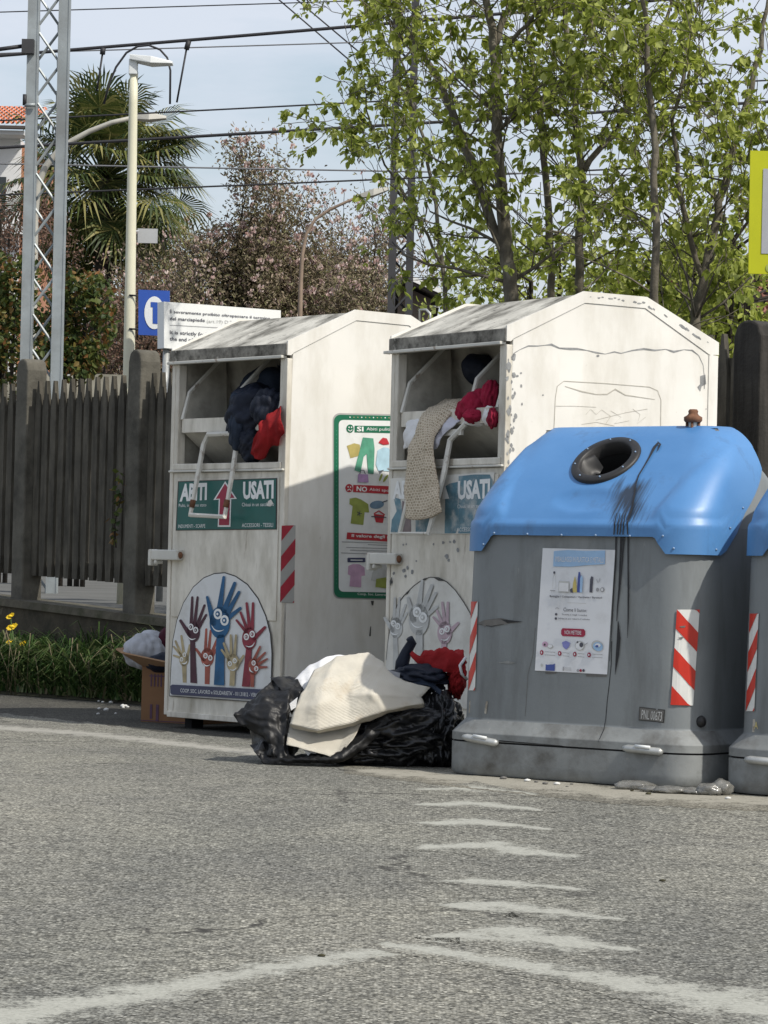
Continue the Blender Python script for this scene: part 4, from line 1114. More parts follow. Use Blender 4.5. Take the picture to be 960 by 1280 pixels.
for (x, y, l, s) in ((608, 27, 12, 5), (618, 25, 9, 4), (640, 29, 14, 5), (652, 27, 9, 4), (663, 31, 8, 4), (674, 34, 10, 6), (706, 38, 12, 7), (718, 42, 14, 5), (730, 40, 10, 7), (746, 53, 16, 9), (758, 58, 8, 5), (790, 76, 12, 5), (836, 106, 26, 11), (848, 112, 14, 8), (872, 131, 24, 10), (882, 136, 12, 8), (585, 24, 6, 2), (905, 148, 5, 3)):
    sl = .06 if x < 738 else .66; P = []
    for j in range(11):
        a = j * .571; q = rn.uniform(.55, 1.1); dx = l * .5 * q * math.cos(a); P.append(C2(x + dx, y + sl * dx + s * .5 * q * math.sin(a)))
    A.poly(P, 'chip', 0)
A.mb.build('flashing_chips', rb)
A = Art(Plane(rfr, 0, W, 1)); A.tri_strip_hazard([(627, 640), (645, 640), (643, 745), (625, 744)], 5, 'refl_red2', 'refl_grey', 1, -1); A.mb.build('reflective_strip', rb)

# --- clothes in the openings
def lp(bfr, u, v, z): return bfr @ V((u, v, z))
def on_v(bfr, px, py, v): 
    pl = Plane(bfr, 1, v, -1); q = pl.p(px, py, 0); q[1] = v; return bfr @ q
mb = MB()
c = on_v(lfr, 318, 522, .12); blob(mb, c, (.15, .20, .19), 'navy_cloth', 4, 5, .12, 3.0, .30, an=(.8, 1, 2.0))
c = on_v(lfr, 338, 486, .30); blob(mb, c, (.15, .16, .13), 'slate_cloth', 9, 4, .14, 2.0, .25)
c = on_v(lfr, 316, 556, .04); blob(mb, c, (.075, .09, .10), 'navy_cloth', 5, 5, .12, 2.6, .3, an=(.8, 1, 1.8))
c = on_v(lfr, 304, 520, .03); blob(mb, c, (.085, .08, .13), 'slate_cloth', 14, 4, .15, 2.6, .4)
c = on_v(lfr, 336, 512, .02); blob(mb, c, (.095, .08, .11), 'navy_cloth', 17, 5, .12, 2.6, .35)
c = on_v(lfr, 300, 535, .0); blob(mb, c, (.06, .06, .13), 'slate_cloth', 18, 5, .12, 2.6, .35)
tag(mb.build('navy_jacket'), 'dark navy padded jacket stuffed in the opening of the bank with bright hands', 'jacket')
mb = MB()
R_ = [[on_v(lfr, x, y, v) for x, y, v in r] for r in (
    [(340, 520, .02), (347, 512, .0), (353, 508, .02)], [(328, 532, -.06), (339, 527, -.07), (353, 522, -.05)], [(320, 548, -.06), (332, 546, -.075), (353, 544, -.05)],
    [(317, 562, -.03), (328, 560, -.04), (345, 553, -.01)], [(320, 572, -.02), (324, 572, -.02), (331, 562, -.01)])]
sheet(mb, R_, 'red_cloth', 10, .008, 14, 2, .035)
tag(mb.build('red_cloth', solid=.004), 'bright red cloth hanging from the opening beside the navy jacket', 'cloth')
# right opening
mb = MB()
R_ = [[on_v(rfr, x, y, v) for x, y, v in r] for r in (
    [(556, 502, .22), (570, 500, .20), (584, 498, .16), (596, 500, .15)],
    [(534, 512, .05), (550, 508, .05), (563, 508, .05), (574, 512, .05)],
    [(522, 530, -.02), (532, 528, -.04), (542, 530, -.04), (550, 536, -.03)],
    [(513, 560, -.05), (522, 560, -.075), (534, 556, -.08), (542, 556, -.06)],
    [(508, 590, -.07), (519, 590, -.09), (533, 588, -.09), (546, 590, -.08)],
    [(506, 622, -.08), (520, 622, -.10), (535, 620, -.10), (550, 616, -.09)],
    [(505, 647, -.08), (520, 650, -.105), (538, 647, -.105), (553, 640, -.09)])]
sheet(mb, R_, 'knit', 8, .012, 9, 5, .008, uv=True)
tag(mb.build('knit_blanket', solid=.012), 'cream openwork knit blanket hanging out of the chipped bank opening', 'blanket')
mb = MB()
R_ = [[on_v(rfr, x, y, v) for x, y, v in r] for r in (
    [(545, 515, .20), (565, 510, .22), (585, 512, .20)], [(540, 520, .04), (560, 520, .04), (580, 522, .05)], [(530, 535, -.015), (552, 530, -.01), (572, 530, .0)], [(538, 552, -.045), (548, 548, -.03), (553, 545, -.02)], [(541, 562, -.04), (545, 560, -.04), (549, 556, -.03)])]
sheet(mb, R_, 'lilac_cloth', 7, .02, 12, 8, .02)
R_ = [[on_v(rfr, x, y, v) for x, y, v in r] for r in ([(512, 520, .10), (530, 516, .1), (545, 510, .1)], [(508, 530, .0), (520, 526, .0), (536, 522, .0)], [(506, 548, -.02), (512, 546, -.03), (520, 545, -.03)], [(505, 562, -.02), (509, 560, -.02), (514, 560, -.02)])]
sheet(mb, R_, 'white_cloth', 6, .016, 12, 3, .015)
tag(mb.build('pale_cloth', solid=.004), 'crumpled pale lilac cloth under the knit blanket', 'cloth')
mb = MB()
for (x, y, v, r, s) in ((582, 514, .05, (.05, .06, .055), 1), (600, 506, .07, (.085, .08, .075), 2), (613, 496, .07, (.05, .06, .08), 6), (592, 520, .0, (.05, .05, .035), 9), (616, 522, .0, (.03, .05, .05), 11)):
    blob(mb, on_v(rfr, x, y, v), r, 'crimson_cloth', s, 5, .18, 2.4, .4)
tag(mb.build('crimson_cloth'), 'dark crimson crumpled garment at the right of the opening above the tray', 'cloth')
mb = MB()
blob(mb, on_v(rfr, 612, 520, .04), (.035, .05, .05), 'white_cloth', 3, 4, .2, 2.5, .3); blob(mb, on_v(rfr, 598, 527, .04), (.07, .05, .022), 'white_cloth', 7, 4, .2, 2.5, .3)
tag(mb.build('white_rag'), 'small white rag tucked under the crimson garment', 'cloth')
mb = MB(); blob(mb, on_v(rfr, 598, 462, .30), (.09, .10, .08), 'navy_cloth', 8, 4, .12, 1.6, .2)
tag(mb.build('dark_bundle'), 'dark bundle high inside the chute of the chipped bank', 'bundle')

# ------------------------------------------------------------------ grey bins with blue lids
BA = math.radians(37)
BL = 1.285; BD = 1.10
def rring(u0, u1, v0, v1, r, z, n=7, off=0.0):
    u0 -= off; u1 += off; v0 -= off; v1 += off; r = min(r + off, (u1 - u0) / 2 - .001, (v1 - v0) / 2 - .001); pts = []
    for cx_, cy_, a0 in ((u1 - r, v0 + r, -90), (u1 - r, v1 - r, 0), (u0 + r, v1 - r, 90), (u0 + r, v0 + r, 180)):
        for i in range(n):
            a = math.radians(a0 + 90 * i / (n - 1)); pts.append((cx_ + r * math.cos(a), cy_ + r * math.sin(a), z))
    return pts      # starts at the front right corner, counter-clockwise; last corner is front left
ZT = 1.525
def prof_at(z):
    """front inset, end inset, corner radius"""
    if z <= .183: return (0.0, 0.0, .14)
    if z <= .243: t = (z - .183) / .06; return (.034 * t, .034 * t, .14 + .03 * t)
    if z <= 1.08: t = (z - .243) / .837; return (.034 + .014 * t, .034 + .014 * t, .17)
    t = (z - 1.08) / (ZT - 1.08)
    # slope with rounded foot and shoulder
    v = .048 + .48 * (t ** 1.12) - .02 * math.sin(t * math.pi)
    if t > .86: v += .035 * ((t - .86) / .14) ** 2
    return (v, .048 + .09 * t ** 1.3, .17 - .05 * t)
def right_extra(z):
    t = (z - 1.08) / (ZT - 1.08); k = max(0, (t - .45) / .55)
    return .15 * (1 - math.sqrt(max(0, 1 - k * k * .995)))
def body_ring(z, off=0.0):
    a, b, r = prof_at(z); return rring(b, BL - b - right_extra(z), a, BD - a, r, z, off=off)

HOLE = None
def make_bin(loc, rz, label):
    fr = frame_of(loc, rz)
    b = empty('recycling_bin', loc, rz, label, 'recycling bin', 'grey recycling bins with blue lids')
    mb = MB()
    zs = [.004, .02, .06, .10, .143]
    mb.loft([rring(.012 if z < .01 else 0, BL - (.012 if z < .01 else 0), .012 if z < .01 else 0, BD - (.012 if z < .01 else 0), .14, z) for z in zs], 'bin_base')
    mb.loft([rring(.008, BL - .008, .008, BD - .008, .135, z) for z in (.142, .151)], 'dark')
    base = mb.build('base', b)
    mb = MB()
    zs = [.151, .155, .18, .183, .187, .24, .245, .25, .4, .55, .7, .85, 1.0, 1.05, 1.08]
    rings = [body_ring(z) for z in zs]
    mb.loft(rings, 'bin_base', True, False)
    # skirt in base colour, the rest of the body in bin grey
    g = mb.mi('bin_grey'); n = len(rings[0])
    for i in range(len(zs) - 1):
        if zs[i] >= .24:
            for j in range(n): mb.m[i * n + j] = g
    up = [1.08 + (ZT - .012 - 1.08) * i / 14 for i in range(15)]
    mb2 = MB(); mb2.loft([body_ring(z, -.02) for z in up], 'bin_grey', False, True)
    # opening behind the ring: drop the body faces there
    def cut(m, c, rad):
        keep = []
        for f, k, s in zip(m.f, m.m, m.sm):
            ct = sum((V(m.v[i]) for i in f), V()) / len(f)
            d = (ct - c); 
            if len(f) <= 6 and (V((d.x, 0, 0)).length_squared + (d.y ** 2 + d.z ** 2)) < rad * rad and ct.y < .7: continue
            keep.append((f, k, s))
        m.f = [x[0] for x in keep]; m.m = [x[1] for x in keep]; m.sm = [x[2] for x in keep]
    return fr, b, mb, mb2, cut

def lid_mesh():
    """blue hatch: front slope, shoulder and the two end flanges; columns follow the body's outline"""
    mb = MB()
    # outline at z: dense on the front
    def outline(z, off):
        a, bb, r = prof_at(z); u0, u1, v0, v1 = bb - off, BL - bb - right_extra(z) + off, a - off, BD - a + off; r += off
        pts = []
        def arc(cx_, cy_, a0, n):
            return [(cx_ + r * math.cos(math.radians(a0 + 90 * i / n)), cy_ + r * math.sin(math.radians(a0 + 90 * i / n))) for i in range(n + 1)]
        vend = .66
        L_ = [(u0, v0 + r + max(0, vend - v0 - r) * (1 - i / 10)) for i in range(10)]
        left = arc(u0 + r, v0 + r, 180, 8)
        mid = [(u0 + r + (u1 - u0 - 2 * r) * i / 72, v0) for i in range(1, 72)]
        right = arc(u1 - r, v0 + r, -90, 8)
        R2 = [(u1, v0 + r + max(0, vend - v0 - r) * (i + 1) / 10) for i in range(10)]
        return L_ + left + mid + right + R2
    NC = len(outline(1.2, 0)); ROWS = 44
    base = outline(1.06, .011)
    def zlow(i):
        x, y = base[i]
        if i < 10 or i >= NC - 10:                                       # along the ends: parallel to the slope
            return min(ZT - .01, .965 + max(0, y - .24) * .88)
        e = min(abs(x - .03), abs(BL - .03 - x))
        if e < .155: return .965
        if e < .21: s = (e - .155) / .055; s = s * s * (3 - 2 * s); return .965 + .07 * s
        return 1.035
    G = []
    for i in range(NC):
        zl = zlow(i); col = []
        for j in range(ROWS + 1):
            z = zl + (ZT - zl) * j / ROWS
            off = .011
            if z < 1.10: off += .009 * min(1, max(0, (1.125 - z) / .03))   # the proud flange
            p = V((*outline(z, off)[i], z))
            # raised crease sweeping up to the right and left corners, and the oval dimple
            q = (p.x / BL, (p.z - 1.1) / .42)
            dm = ((p.x - .645) / .165) ** 2 + ((p.z - 1.19) / .05) ** 2
            if dm < 1: p += V((0, .013, -.009)) * (1 - dm) ** .8
            # rounded corner pads standing a little proud of the slope
            for side in (0, 1):
                xx = p.x if side == 0 else BL - p.x
                c = .30 - .17 * q[1] - xx
                if z > 1.09:
                    s = max(0, min(1, c / .05)); s = s * s * (3 - 2 * s); fade = max(0, min(1, (ZT - .02 - z) / .08)) * max(0, min(1, (z - 1.09) / .05))
                    p += V((0, -.018, .008)) * s * fade
            col.append(p)
        G.append(col)
    V_ = [p for c in G for p in c]; H = ROWS + 1
    F_ = [(i * H + j, (i + 1) * H + j, (i + 1) * H + j + 1, i * H + j + 1) for i in range(NC - 1) for j in range(ROWS)]
    mb.mesh(V_, F_, 'bin_blue', True)
    top = [c[-1] for c in G]
    mb.face(top, 'bin_blue', False)
    return mb

HC_ = V((0.625, 0.335, 1.365)); HRAD = 0.124
def build_bin(loc, rz, label):
    fr, b, m1, m2, cut = make_bin(loc, rz, label)
    lid = lid_mesh(); full = MB(); full.v = list(lid.v); full.f = list(lid.f)
    surf_lid = Surf(fr, full); bodyfull = MB(); bodyfull.v = list(m1.v); bodyfull.f = list(m1.f); surf_body = Surf(fr, bodyfull)
    c0 = V(surf_lid.b.ray_cast(V((HC_.x, -1, HC_.z)), V((0, 1, 0)))[0]); nn = surf_lid.b.ray_cast(V((HC_.x, -1, HC_.z)), V((0, 1, 0)))[1]
    if nn.y > 0: nn = -nn
    cut(lid, c0, HRAD + .012); cut(m2, c0, HRAD + .03)
    m1.build('body', b)
    m2.build('upper_body', b)
    lo = lid.build('lid', b)
    # ring, sleeve and flap of the opening
    a1 = V((1, 0, 0)); a2 = nn.cross(a1).normalized()
    mb = MB(); rings = []
    for (r, h) in ((HRAD - .006, -.05), (HRAD - .006, .010), (HRAD + .002, .015), (HRAD + .028, .013), (HRAD + .034, .006), (HRAD + .035, -.012)):
        rings.append([c0 + nn * h + (a1 * math.cos(t) + a2 * math.sin(t)) * r for t in [2 * math.pi * i / 40 for i in range(40)]])
    mb.loft(rings, 'rubber', False, False)
    for i in range(8):
        t = 2 * math.pi * i / 8 + .3; blob(mb, c0 + nn * .015 + (a1 * math.cos(t) + a2 * math.sin(t)) * (HRAD + .015), (.005, .005, .005), 'rivet', sub=1, amp=0, crease=0)
    ring = mb.build('opening_ring', lo)
    mb = MB()
    mb.loft([[c0 + nn * h + (a1 * math.cos(t) + a2 * math.sin(t)) * r for t in [2 * math.pi * i / 32 for i in range(32)]] for r, h in ((HRAD - .002, -.01), (HRAD - .01, -.20), (HRAD * .9, -.34))], 'bin_in', False, True)
    sh = []
    for i in range(5):
        row = []
        for j in range(4):
            t = math.radians(150 + 22 * i); r = HRAD * (.98 - .16 * j) ; row.append(c0 + nn * (-.015 - .012 * j + .02 * math.sin(j * 1.2 + i)) + (a1 * math.cos(t) + a2 * math.sin(t)) * r)
        sh.append(row)
    sheet(mb, sh, 'rubber', 4, .004, 10, 1)
    mb.build('opening_sleeve', ring)
    return fr, b, lo, surf_lid, surf_body

BLOC = on_ground(548, 966.5); BLOC.z = 0
bfr, bb, blid, SL, SB = build_bin(BLOC, -BA, 'grey bin with blue lid, black spill down its front and a paper notice')
B2 = BLOC + row_dir(math.radians(41)) * 1.50
B2L = on_ground(894, 991); B2L.z = 0
bfr2, bb2, blid2, SL2, SB2 = build_bin(B2L, -BA, 'grey bin with blue lid, rightmost of the row, without notice or spill')

def rivets(lo, surf, pts):
    m = MB()
    for x, y in pts:
        p = surf.p(x, y, 0); blob(m, p, (.0055, .0055, .0055), 'rivet', sub=1, amp=0, crease=0)
    m.build('rivets', lo)
def E2(x, y): return (570 + x / 2.4615, 520 + y / 2.4615)
rivets(blid, SL, [E2(*p) for p in ((85, 395), (118, 360), (220, 363), (325, 366), (430, 367), (535, 369), (637, 369), (670, 407), (800, 411), (843, 345), (882, 283))])
# latches on the base
for (pts) in (((579, 921), (622, 929)), ((779, 935), (828, 940))):
    mb = MB(); q = Plane(bfr, 1, -.012, -1)
    a, c = q.p(*pts[0], 0), q.p(*pts[1], 0)
    mb.tube([a, a.lerp(c, .12), c.lerp(a, .06), c], [.010, .016, .016, .009], 'metal', 8)
    a2, c2 = a.lerp(c, .35) + V((0, -.012, .014)), a.lerp(c, .72) + V((0, -.012, .014)); mb.tube([a2, c2], .008, 'lamp_white', 6)
    mb.build('latch', bb)
mb = MB(); q = Plane(bfr2, 1, -.012, -1); a, c = q.p(932, 949, 0), q.p(990, 955, 0); mb.tube([a, a.lerp(c, .1), c], [.010, .016, .016], 'metal', 8); mb.build('latch', bb2)
A = Art(SB)
A.stroke([(624, 926), (700, 933), (747, 937), (780, 939)], [1.5, 2.4, 2.4, 1.6], 'dark', 0)
def C5(x, y): return (560 + x / 2.4, 510 + y / 2.4)
A.stroke([C5(*p) for p in ((492, 700), (490, 770), (484, 830), (478, 880), (474, 930))], .9, 'stain', 0)
A.stroke([C5(*p) for p in ((474, 930), (468, 965), (452, 1000), (448, 1060))], .9, 'stain', 0)
A.stroke([C5(*p) for p in ((262, 660), (255, 740), (240, 800), (232, 925))], .5, 'plate', 0)
# gouge and scrapes
A.poly([C5(*p) for p in ((90, 646), (110, 636), (160, 630), (185, 636), (225, 641), (185, 646), (150, 653), (110, 655))], 'plate', 1)
A.poly([C5(*p) for p in ((160, 634), (190, 637), (225, 641), (180, 645))], 'stain', 2); A.stroke([C5(*p) for p in ((92, 649), (130, 655), (170, 648))], [.4, 1, .4], 'stain', 2)
A.poly([C5(*p) for p in ((150, 764), (180, 758), (205, 764), (190, 768))], 'bin_base', 1)
A.mb.build('scrapes', bb)
# spill
A = Art(SL); rn = random.Random(12)
A.stroke([C5(*p) for p in ((632, 108), (620, 122), (606, 150), (590, 178), (574, 204), (564, 235), (560, 270), (552, 310), (540, 340))], [2.2, 3.6, 2.0, 1.6, 1.6, 1.8, 2.2, 2.4, 2], 'stain', 3)
A.stroke([C5(630, 104), C5(638, 112), C5(630, 132)], [1, 2.6, .8], 'stain', 3)
def stained_lid():
    m = mt['bin_blue'].copy(); m.name = 'bin_blue_stained'; nt = m.node_tree; b = nt.nodes['Principled BSDF']
    c_old = b.inputs['Base Color'].links[0].from_socket
    p0, p1 = SL.p(*C5(556, 212)), SL.p(*C5(532, 346))
    tc = nt.nodes.new('ShaderNodeTexCoord').outputs['Object']
    sx = nt.nodes.new('ShaderNodeSeparateXYZ'); nt.links.new(tc, sx.inputs[0])
    def mth(op, a, c_=None, d=None):
        n = nt.nodes.new('ShaderNodeMath'); n.operation = op
        for i, v in enumerate((a, c_, d)):
            if v is None: continue
            if isinstance(v, bpy.types.NodeSocket): nt.links.new(v, n.inputs[i])
            else: n.inputs[i].default_value = v
        return n.outputs[0]
    t = mth('DIVIDE', mth('SUBTRACT', p0.z, sx.outputs[2]), p0.z - p1.z)              # 0 at the top of the smear, 1 at the flange
    xc = mth('MULTIPLY_ADD', t, p1.x - p0.x, p0.x)
    wob = noi(nt, tc, 3.0, 3)
    dx = mth('ABSOLUTE', mth('ADD', mth('SUBTRACT', sx.outputs[0], xc), mth('MULTIPLY_ADD', wob.outputs['Fac'], .10, -.05)))
    wid = mth('SUBTRACT', 1.0, mth('MULTIPLY', dx, 7.6))
    st = noi(nt, tc, 1.0, 5, .7, (90, 3, 5)); st2 = noi(nt, tc, 1.0, 4, .6, (26, 2, 3))
    top = mth('MINIMUM', 1.0, mth('MAXIMUM', 0.0, mth('MULTIPLY_ADD', t, 4.0, mth('MULTIPLY_ADD', st2.outputs['Fac'], 3.2, -1.5))))
    bot = mth('MINIMUM', 1.0, mth('MAXIMUM', 0.0, mth('MULTIPLY_ADD', t, -2.2, mth('MULTIPLY_ADD', st.outputs['Fac'], 2.6, 1.1))))
    v = mth('MULTIPLY', mth('MULTIPLY', top, bot), mth('ADD', mth('MAXIMUM', wid, -.3), mth('MULTIPLY_ADD', st.outputs['Fac'], 1.5, -.75)))
    f = ramp(nt, v, .12, .75)
    nt.links.new(mixc(nt, mth('MULTIPLY', f, .93), c_old, (0.014, 0.018, 0.026)), b.inputs['Base Color'])
    return m
blid.data.materials[0] = stained_lid()
for (x0, x1) in ((502, 500), (512, 510), (521, 518), (529, 527), (540, 541)):
    A.stroke([C5(x0 + 6, 318), C5(x0, 350), C5(x1, 380)], [.8, 1.8, 1.5], 'stain', 3)
A.mb.build('spill', blid)
A = Art(SB)
for pts, ws in ((((506, 386), (504, 470), (498, 560), (494, 640), (490, 705), (486, 760)), [2, 1.7, 1.5, 1.3, .8, .4]), (((522, 386), (518, 480), (516, 540), (510, 600), (508, 640)), [3.2, 2.2, 2.6, 1.6, .8]),
                (((512, 640), (514, 690), (510, 740), (503, 800)), [1, 4.6, 4.2, .4]), (((542, 386), (542, 480), (543, 560), (542, 640), (540, 690)), [2, 1.5, 2.2, 1.5, .4]), (((530, 386), (524, 470), (520, 530)), [1.8, 1.4, .4])):
    A.stroke([C5(*p) for p in pts], ws, 'stain', 2)
A.mb.build('spill', bb)
# paper notice
A = Art(SB)
def N7(x, y): return (655 + x / 7.11, 675 + y / 7.11)
Qn = [N7(172, 72), N7(816, 88), N7(744, 1195), N7(102, 1160)]
def NN(a, c):
    return ((Qn[0][0] * (1 - a) + Qn[1][0] * a) * (1 - c) + (Qn[3][0] * (1 - a) + Qn[2][0] * a) * c, (Qn[0][1] * (1 - a) + Qn[1][1] * a) * (1 - c) + (Qn[3][1] * (1 - a) + Qn[2][1] * a) * c)
K = 8
for i in range(K):
    for j in range(K): A.poly([NN(i / K, j / K), NN((i + 1) / K, j / K), NN((i + 1) / K, (j + 1) / K), NN(i / K, (j + 1) / K)], 'paper', 2)
A.poly([N7(*p) for p in ((275, 100), (400, 90), (560, 98), (730, 94), (728, 216), (600, 222), (430, 238), (268, 236))], 'pblue', 4)
A.text('IMBALLAGGI IN PLASTICA E METALLI', [N7(288, 192), N7(718, 204), N7(720, 156), N7(290, 146)], 'paper', 5)
A.ell(*N7(278, 290), 1.3, 1.7, 'textdark', 4); A.stroke([N7(262, 430), N7(268, 330), N7(276, 300)], .3, 'h_grey', 4); A.stroke([N7(292, 430), N7(288, 330), N7(280, 300)], .3, 'h_grey', 4); A.stroke([N7(240, 448), N7(286, 452)], .9, 'textgrey', 4)
A.poly([N7(*p) for p in ((318, 362), (412, 368), (412, 468), (314, 464))], 'h_grey', 4); A.poly([N7(*p) for p in ((324, 380), (406, 385), (406, 460), (320, 456))], 'paper', 5)
A.poly([N7(*p) for p in ((438, 465), (446, 380), (462, 320), (474, 380), (480, 466))], 'pyellow', 4)
A.poly([N7(*p) for p in ((482, 466), (488, 340), (496, 285), (508, 285), (516, 340), (512, 467))], 'pnavy', 5); A.poly([N7(*p) for p in ((508, 467), (512, 340), (524, 310), (536, 340), (528, 467))], 'pblue', 6)
A.poly([N7(*p) for p in ((418, 440), (440, 425), (446, 470), (424, 468))], 'textdark', 5)
A.poly([N7(*p) for p in ((590, 466), (596, 350), (606, 322), (624, 330), (622, 360), (616, 468))], 'textdark', 4)
A.stroke([N7(655, 350), N7(662, 376), N7(676, 374), N7(684, 340)], .6, 'textgrey', 4); A.ell(*N7(662, 442), 2, 2.4, 'textgrey', 4); A.ell(*N7(705, 442), 2.6, 3, 'textgrey', 4); A.ell(*N7(705, 442), 1.5, 1.9, 'paper', 5)
A.text('Bottiglie / Contenitori / Vaschette / Barattoli', [N7(238, 514), N7(702, 526), N7(702, 504), N7(238, 490)], 'textdark', 4, .01)
A.stroke([N7(390, 556), N7(560, 564)], .4, 'h_grey', 4)
A.text('Come li butto:', [N7(358, 634), N7(566, 642), N7(568, 612), N7(360, 600)], 'textdark', 4)
A.text('Svuota e togli i residui', [N7(345, 672), N7(568, 682), N7(568, 662), N7(345, 652)], 'textdark', 4); A.text('Schiaccia per ridurre il volume', [N7(312, 708), N7(592, 718), N7(592, 698), N7(314, 688)], 'textdark', 4)
A.ell(*N7(294, 660), 1.5, 1.6, 'textdark', 4); A.ell(*N7(292, 698), 1.5, 1.6, 'textdark', 4); A.stroke([N7(288, 612), N7(302, 600), N7(318, 610)], .6, 'textgrey', 4)
A.poly([N7(*p) for p in ((352, 784), (540, 792), (554, 812), (552, 846), (536, 862), (352, 854), (338, 836), (340, 800))], 'crimson', 4)
A.text('NON METTERE', [N7(372, 838), N7(520, 844), N7(520, 808), N7(372, 802)], 'paper', 5)
A.ell(*N7(196, 926), 3.6, 3.4, 'pink', 4); A.ell(*N7(194, 930), 1.2, 1.4, 'line_dark', 5); A.ell(*N7(242, 946), 3.6, 2.6, 'h_grey', 4); A.ell(*N7(242, 944), 2.9, 2.0, 'paper', 5)
A.poly([N7(*p) for p in ((346, 910), (380, 896), (420, 914), (410, 950), (384, 974), (356, 952))], 'pviolet', 4)
A.ell(*N7(505, 940), 6, 6, 'h_grey', 4); A.ell(*N7(505, 942), 5, 5, 'paper', 5); A.ell(*N7(522, 932), 2.4, 3, 'textdark', 6); A.ell(*N7(488, 908), 1.2, 1.2, 'textdark', 6); A.stroke([N7(540, 940), N7(578, 914)], .8, 'textgrey', 6)
A.ell(*N7(660, 940), 7.6, 6.6, 'h_grey', 4, .5); A.ell(*N7(668, 948), 6.4, 5.4, 'pblue', 5, .5); A.ell(*N7(668, 936), 3.6, 2.4, 'paper', 6); A.ell(*N7(662, 944), 2, 1.4, 'pnavy', 7)
for x in (166, 326, 460, 587):
    A.ell(*N7(x, 1000 + (x - 166) * .05), 2.2, 3, 'crimson', 4); A.ell(*N7(x, 1000 + (x - 166) * .05), .8, 1.4, 'paper', 5)
    for k in (0, 1): A.stroke([N7(x + 26, 992 + k * 28 + (x - 166) * .05), N7(x + (120 if x in (166, 587) else 84), 998 + k * 28 + (x - 166) * .05)], .55, 'textgrey', 4)
A.poly([N7(*p) for p in ((202, 1104), (216, 1110), (240, 1106), (268, 1106), (284, 1098), (282, 1164), (200, 1160))], 'pnavy', 4)
A.ell(*N7(166, 1112), 1.4, 2, 'h_grey', 4); A.poly([N7(*p) for p in ((354, 1126), (366, 1126), (364, 1162), (352, 1160))], 'textgrey', 4)
for k in range(3): A.stroke([N7(374, 1134 + k * 11), N7(430, 1138 + k * 11)], .4, 'textgrey', 4)
for x, k in ((488, 'textgrey'), (512, 'crimson'), (538, 'textdark')): A.ell(*N7(x, 1160), 1.6, 1.8, k, 4)
A.poly([N7(*p) for p in ((190, 1168), (290, 1172), (284, 1186), (194, 1190))], 'plate', 1); A.poly([N7(*p) for p in ((548, 1190), (740, 1196), (736, 1216), (560, 1212))], 'plate', 1)
A.mb.build('paper_notice', bb)
# reflective strips, plates, plug
A = Art(SB)
def split_hazard(q, n, nn_, lean=1):
    tl, tr, br, bl = q; s = 5
    A.tri_strip_hazard(q, n, 'refl_red', 'refl_white', 2, lean)
def curved_hazard(A, q, k=8, n=5, lean=1):
    """strip pasted round a corner: narrow columns of the same diagonal pattern"""
    tl, tr, br, bl = q
    def P(a, c): return ((tl[0] * (1 - a) + tr[0] * a) * (1 - c) + (bl[0] * (1 - a) + br[0] * a) * c, (tl[1] * (1 - a) + tr[1] * a) * (1 - c) + (bl[1] * (1 - a) + br[1] * a) * c)
    h = 1.0 / n
    for i in range(k):
        a0, a1 = i / k, (i + 1) / k
        A.poly([P(a0, 0), P(a1, 0), P(a1, 1), P(a0, 1)], 'refl_white', 2)
        j = -4
        while j < n + 4:
            f = lambda a, e: min(1, max(0, (j + e) * h + h * 1.2 * lean * a))
            pts = [(a0, f(a0, 0)), (a1, f(a1, 0)), (a1, f(a1, 1)), (a0, f(a0, 1))]
            if abs(pts[3][1] - pts[0][1]) + abs(pts[2][1] - pts[1][1]) > 1e-4: A.poly([P(*p) for p in pts], 'refl_red', 3)
            j += 2
curved_hazard(A, [(846.5, 762), (874, 762), (866, 882), (838.5, 881)], lean=1)
for (x, y, w_) in ((853, 783, 8), (851, 797, 6)): A.poly([(x - w_ / 2, y), (x + w_ / 2, y - 1), (x + w_ / 3, y + 1.5), (x - w_ / 4, y + 1.5)], 'plate', 4)
A.mb.build('reflective_strip', bb)
A = Art(SB); curved_hazard(A, [(590.5, 752), (598.5, 752), (595, 863), (587, 863)], k=4, lean=-1); A.mb.build('reflective_strip', bb)
A = Art(SB)
A.poly([C5(575, 896), C5(652, 905), C5(649, 945), C5(573, 937)], 'line_dark', 1); A.poly([C5(578, 900), C5(649, 908), C5(646, 942), C5(576, 934)], 'plate', 2)
A.text('PNL 00673', [C5(582, 932), C5(642, 939), C5(645, 912), C5(584, 905)], 'h_grey', 3)
A.mb.build('number_plate', bb)
A = Art(SB); A.poly([C5(66, 878), C5(121, 880), C5(116, 917), C5(64, 915)], 'plate_light', 1); A.mb.build('faded_label', bb)
mb = MB(); p = SB.p(876, 902, 0); blob(mb, p, (.022, .022, .025), 'rubber', sub=3, amp=0, crease=0); mb.build('drain_plug', bb)
# second bin marks
A = Art(SB2); curved_hazard(A, [(939, 767), (949.5, 767), (944, 889), (934, 889)], k=5, lean=-1); A.mb.build('reflective_strip', bb2)
A = Art(SB2); A.poly([(942, 899), (980, 901), (979, 917), (941, 915)], 'plate_light', 1); A.text('A', [(944, 911), (948, 911), (948, 902), (944, 902)], 'pyellow', 2); A.mb.build('faded_label', bb2)
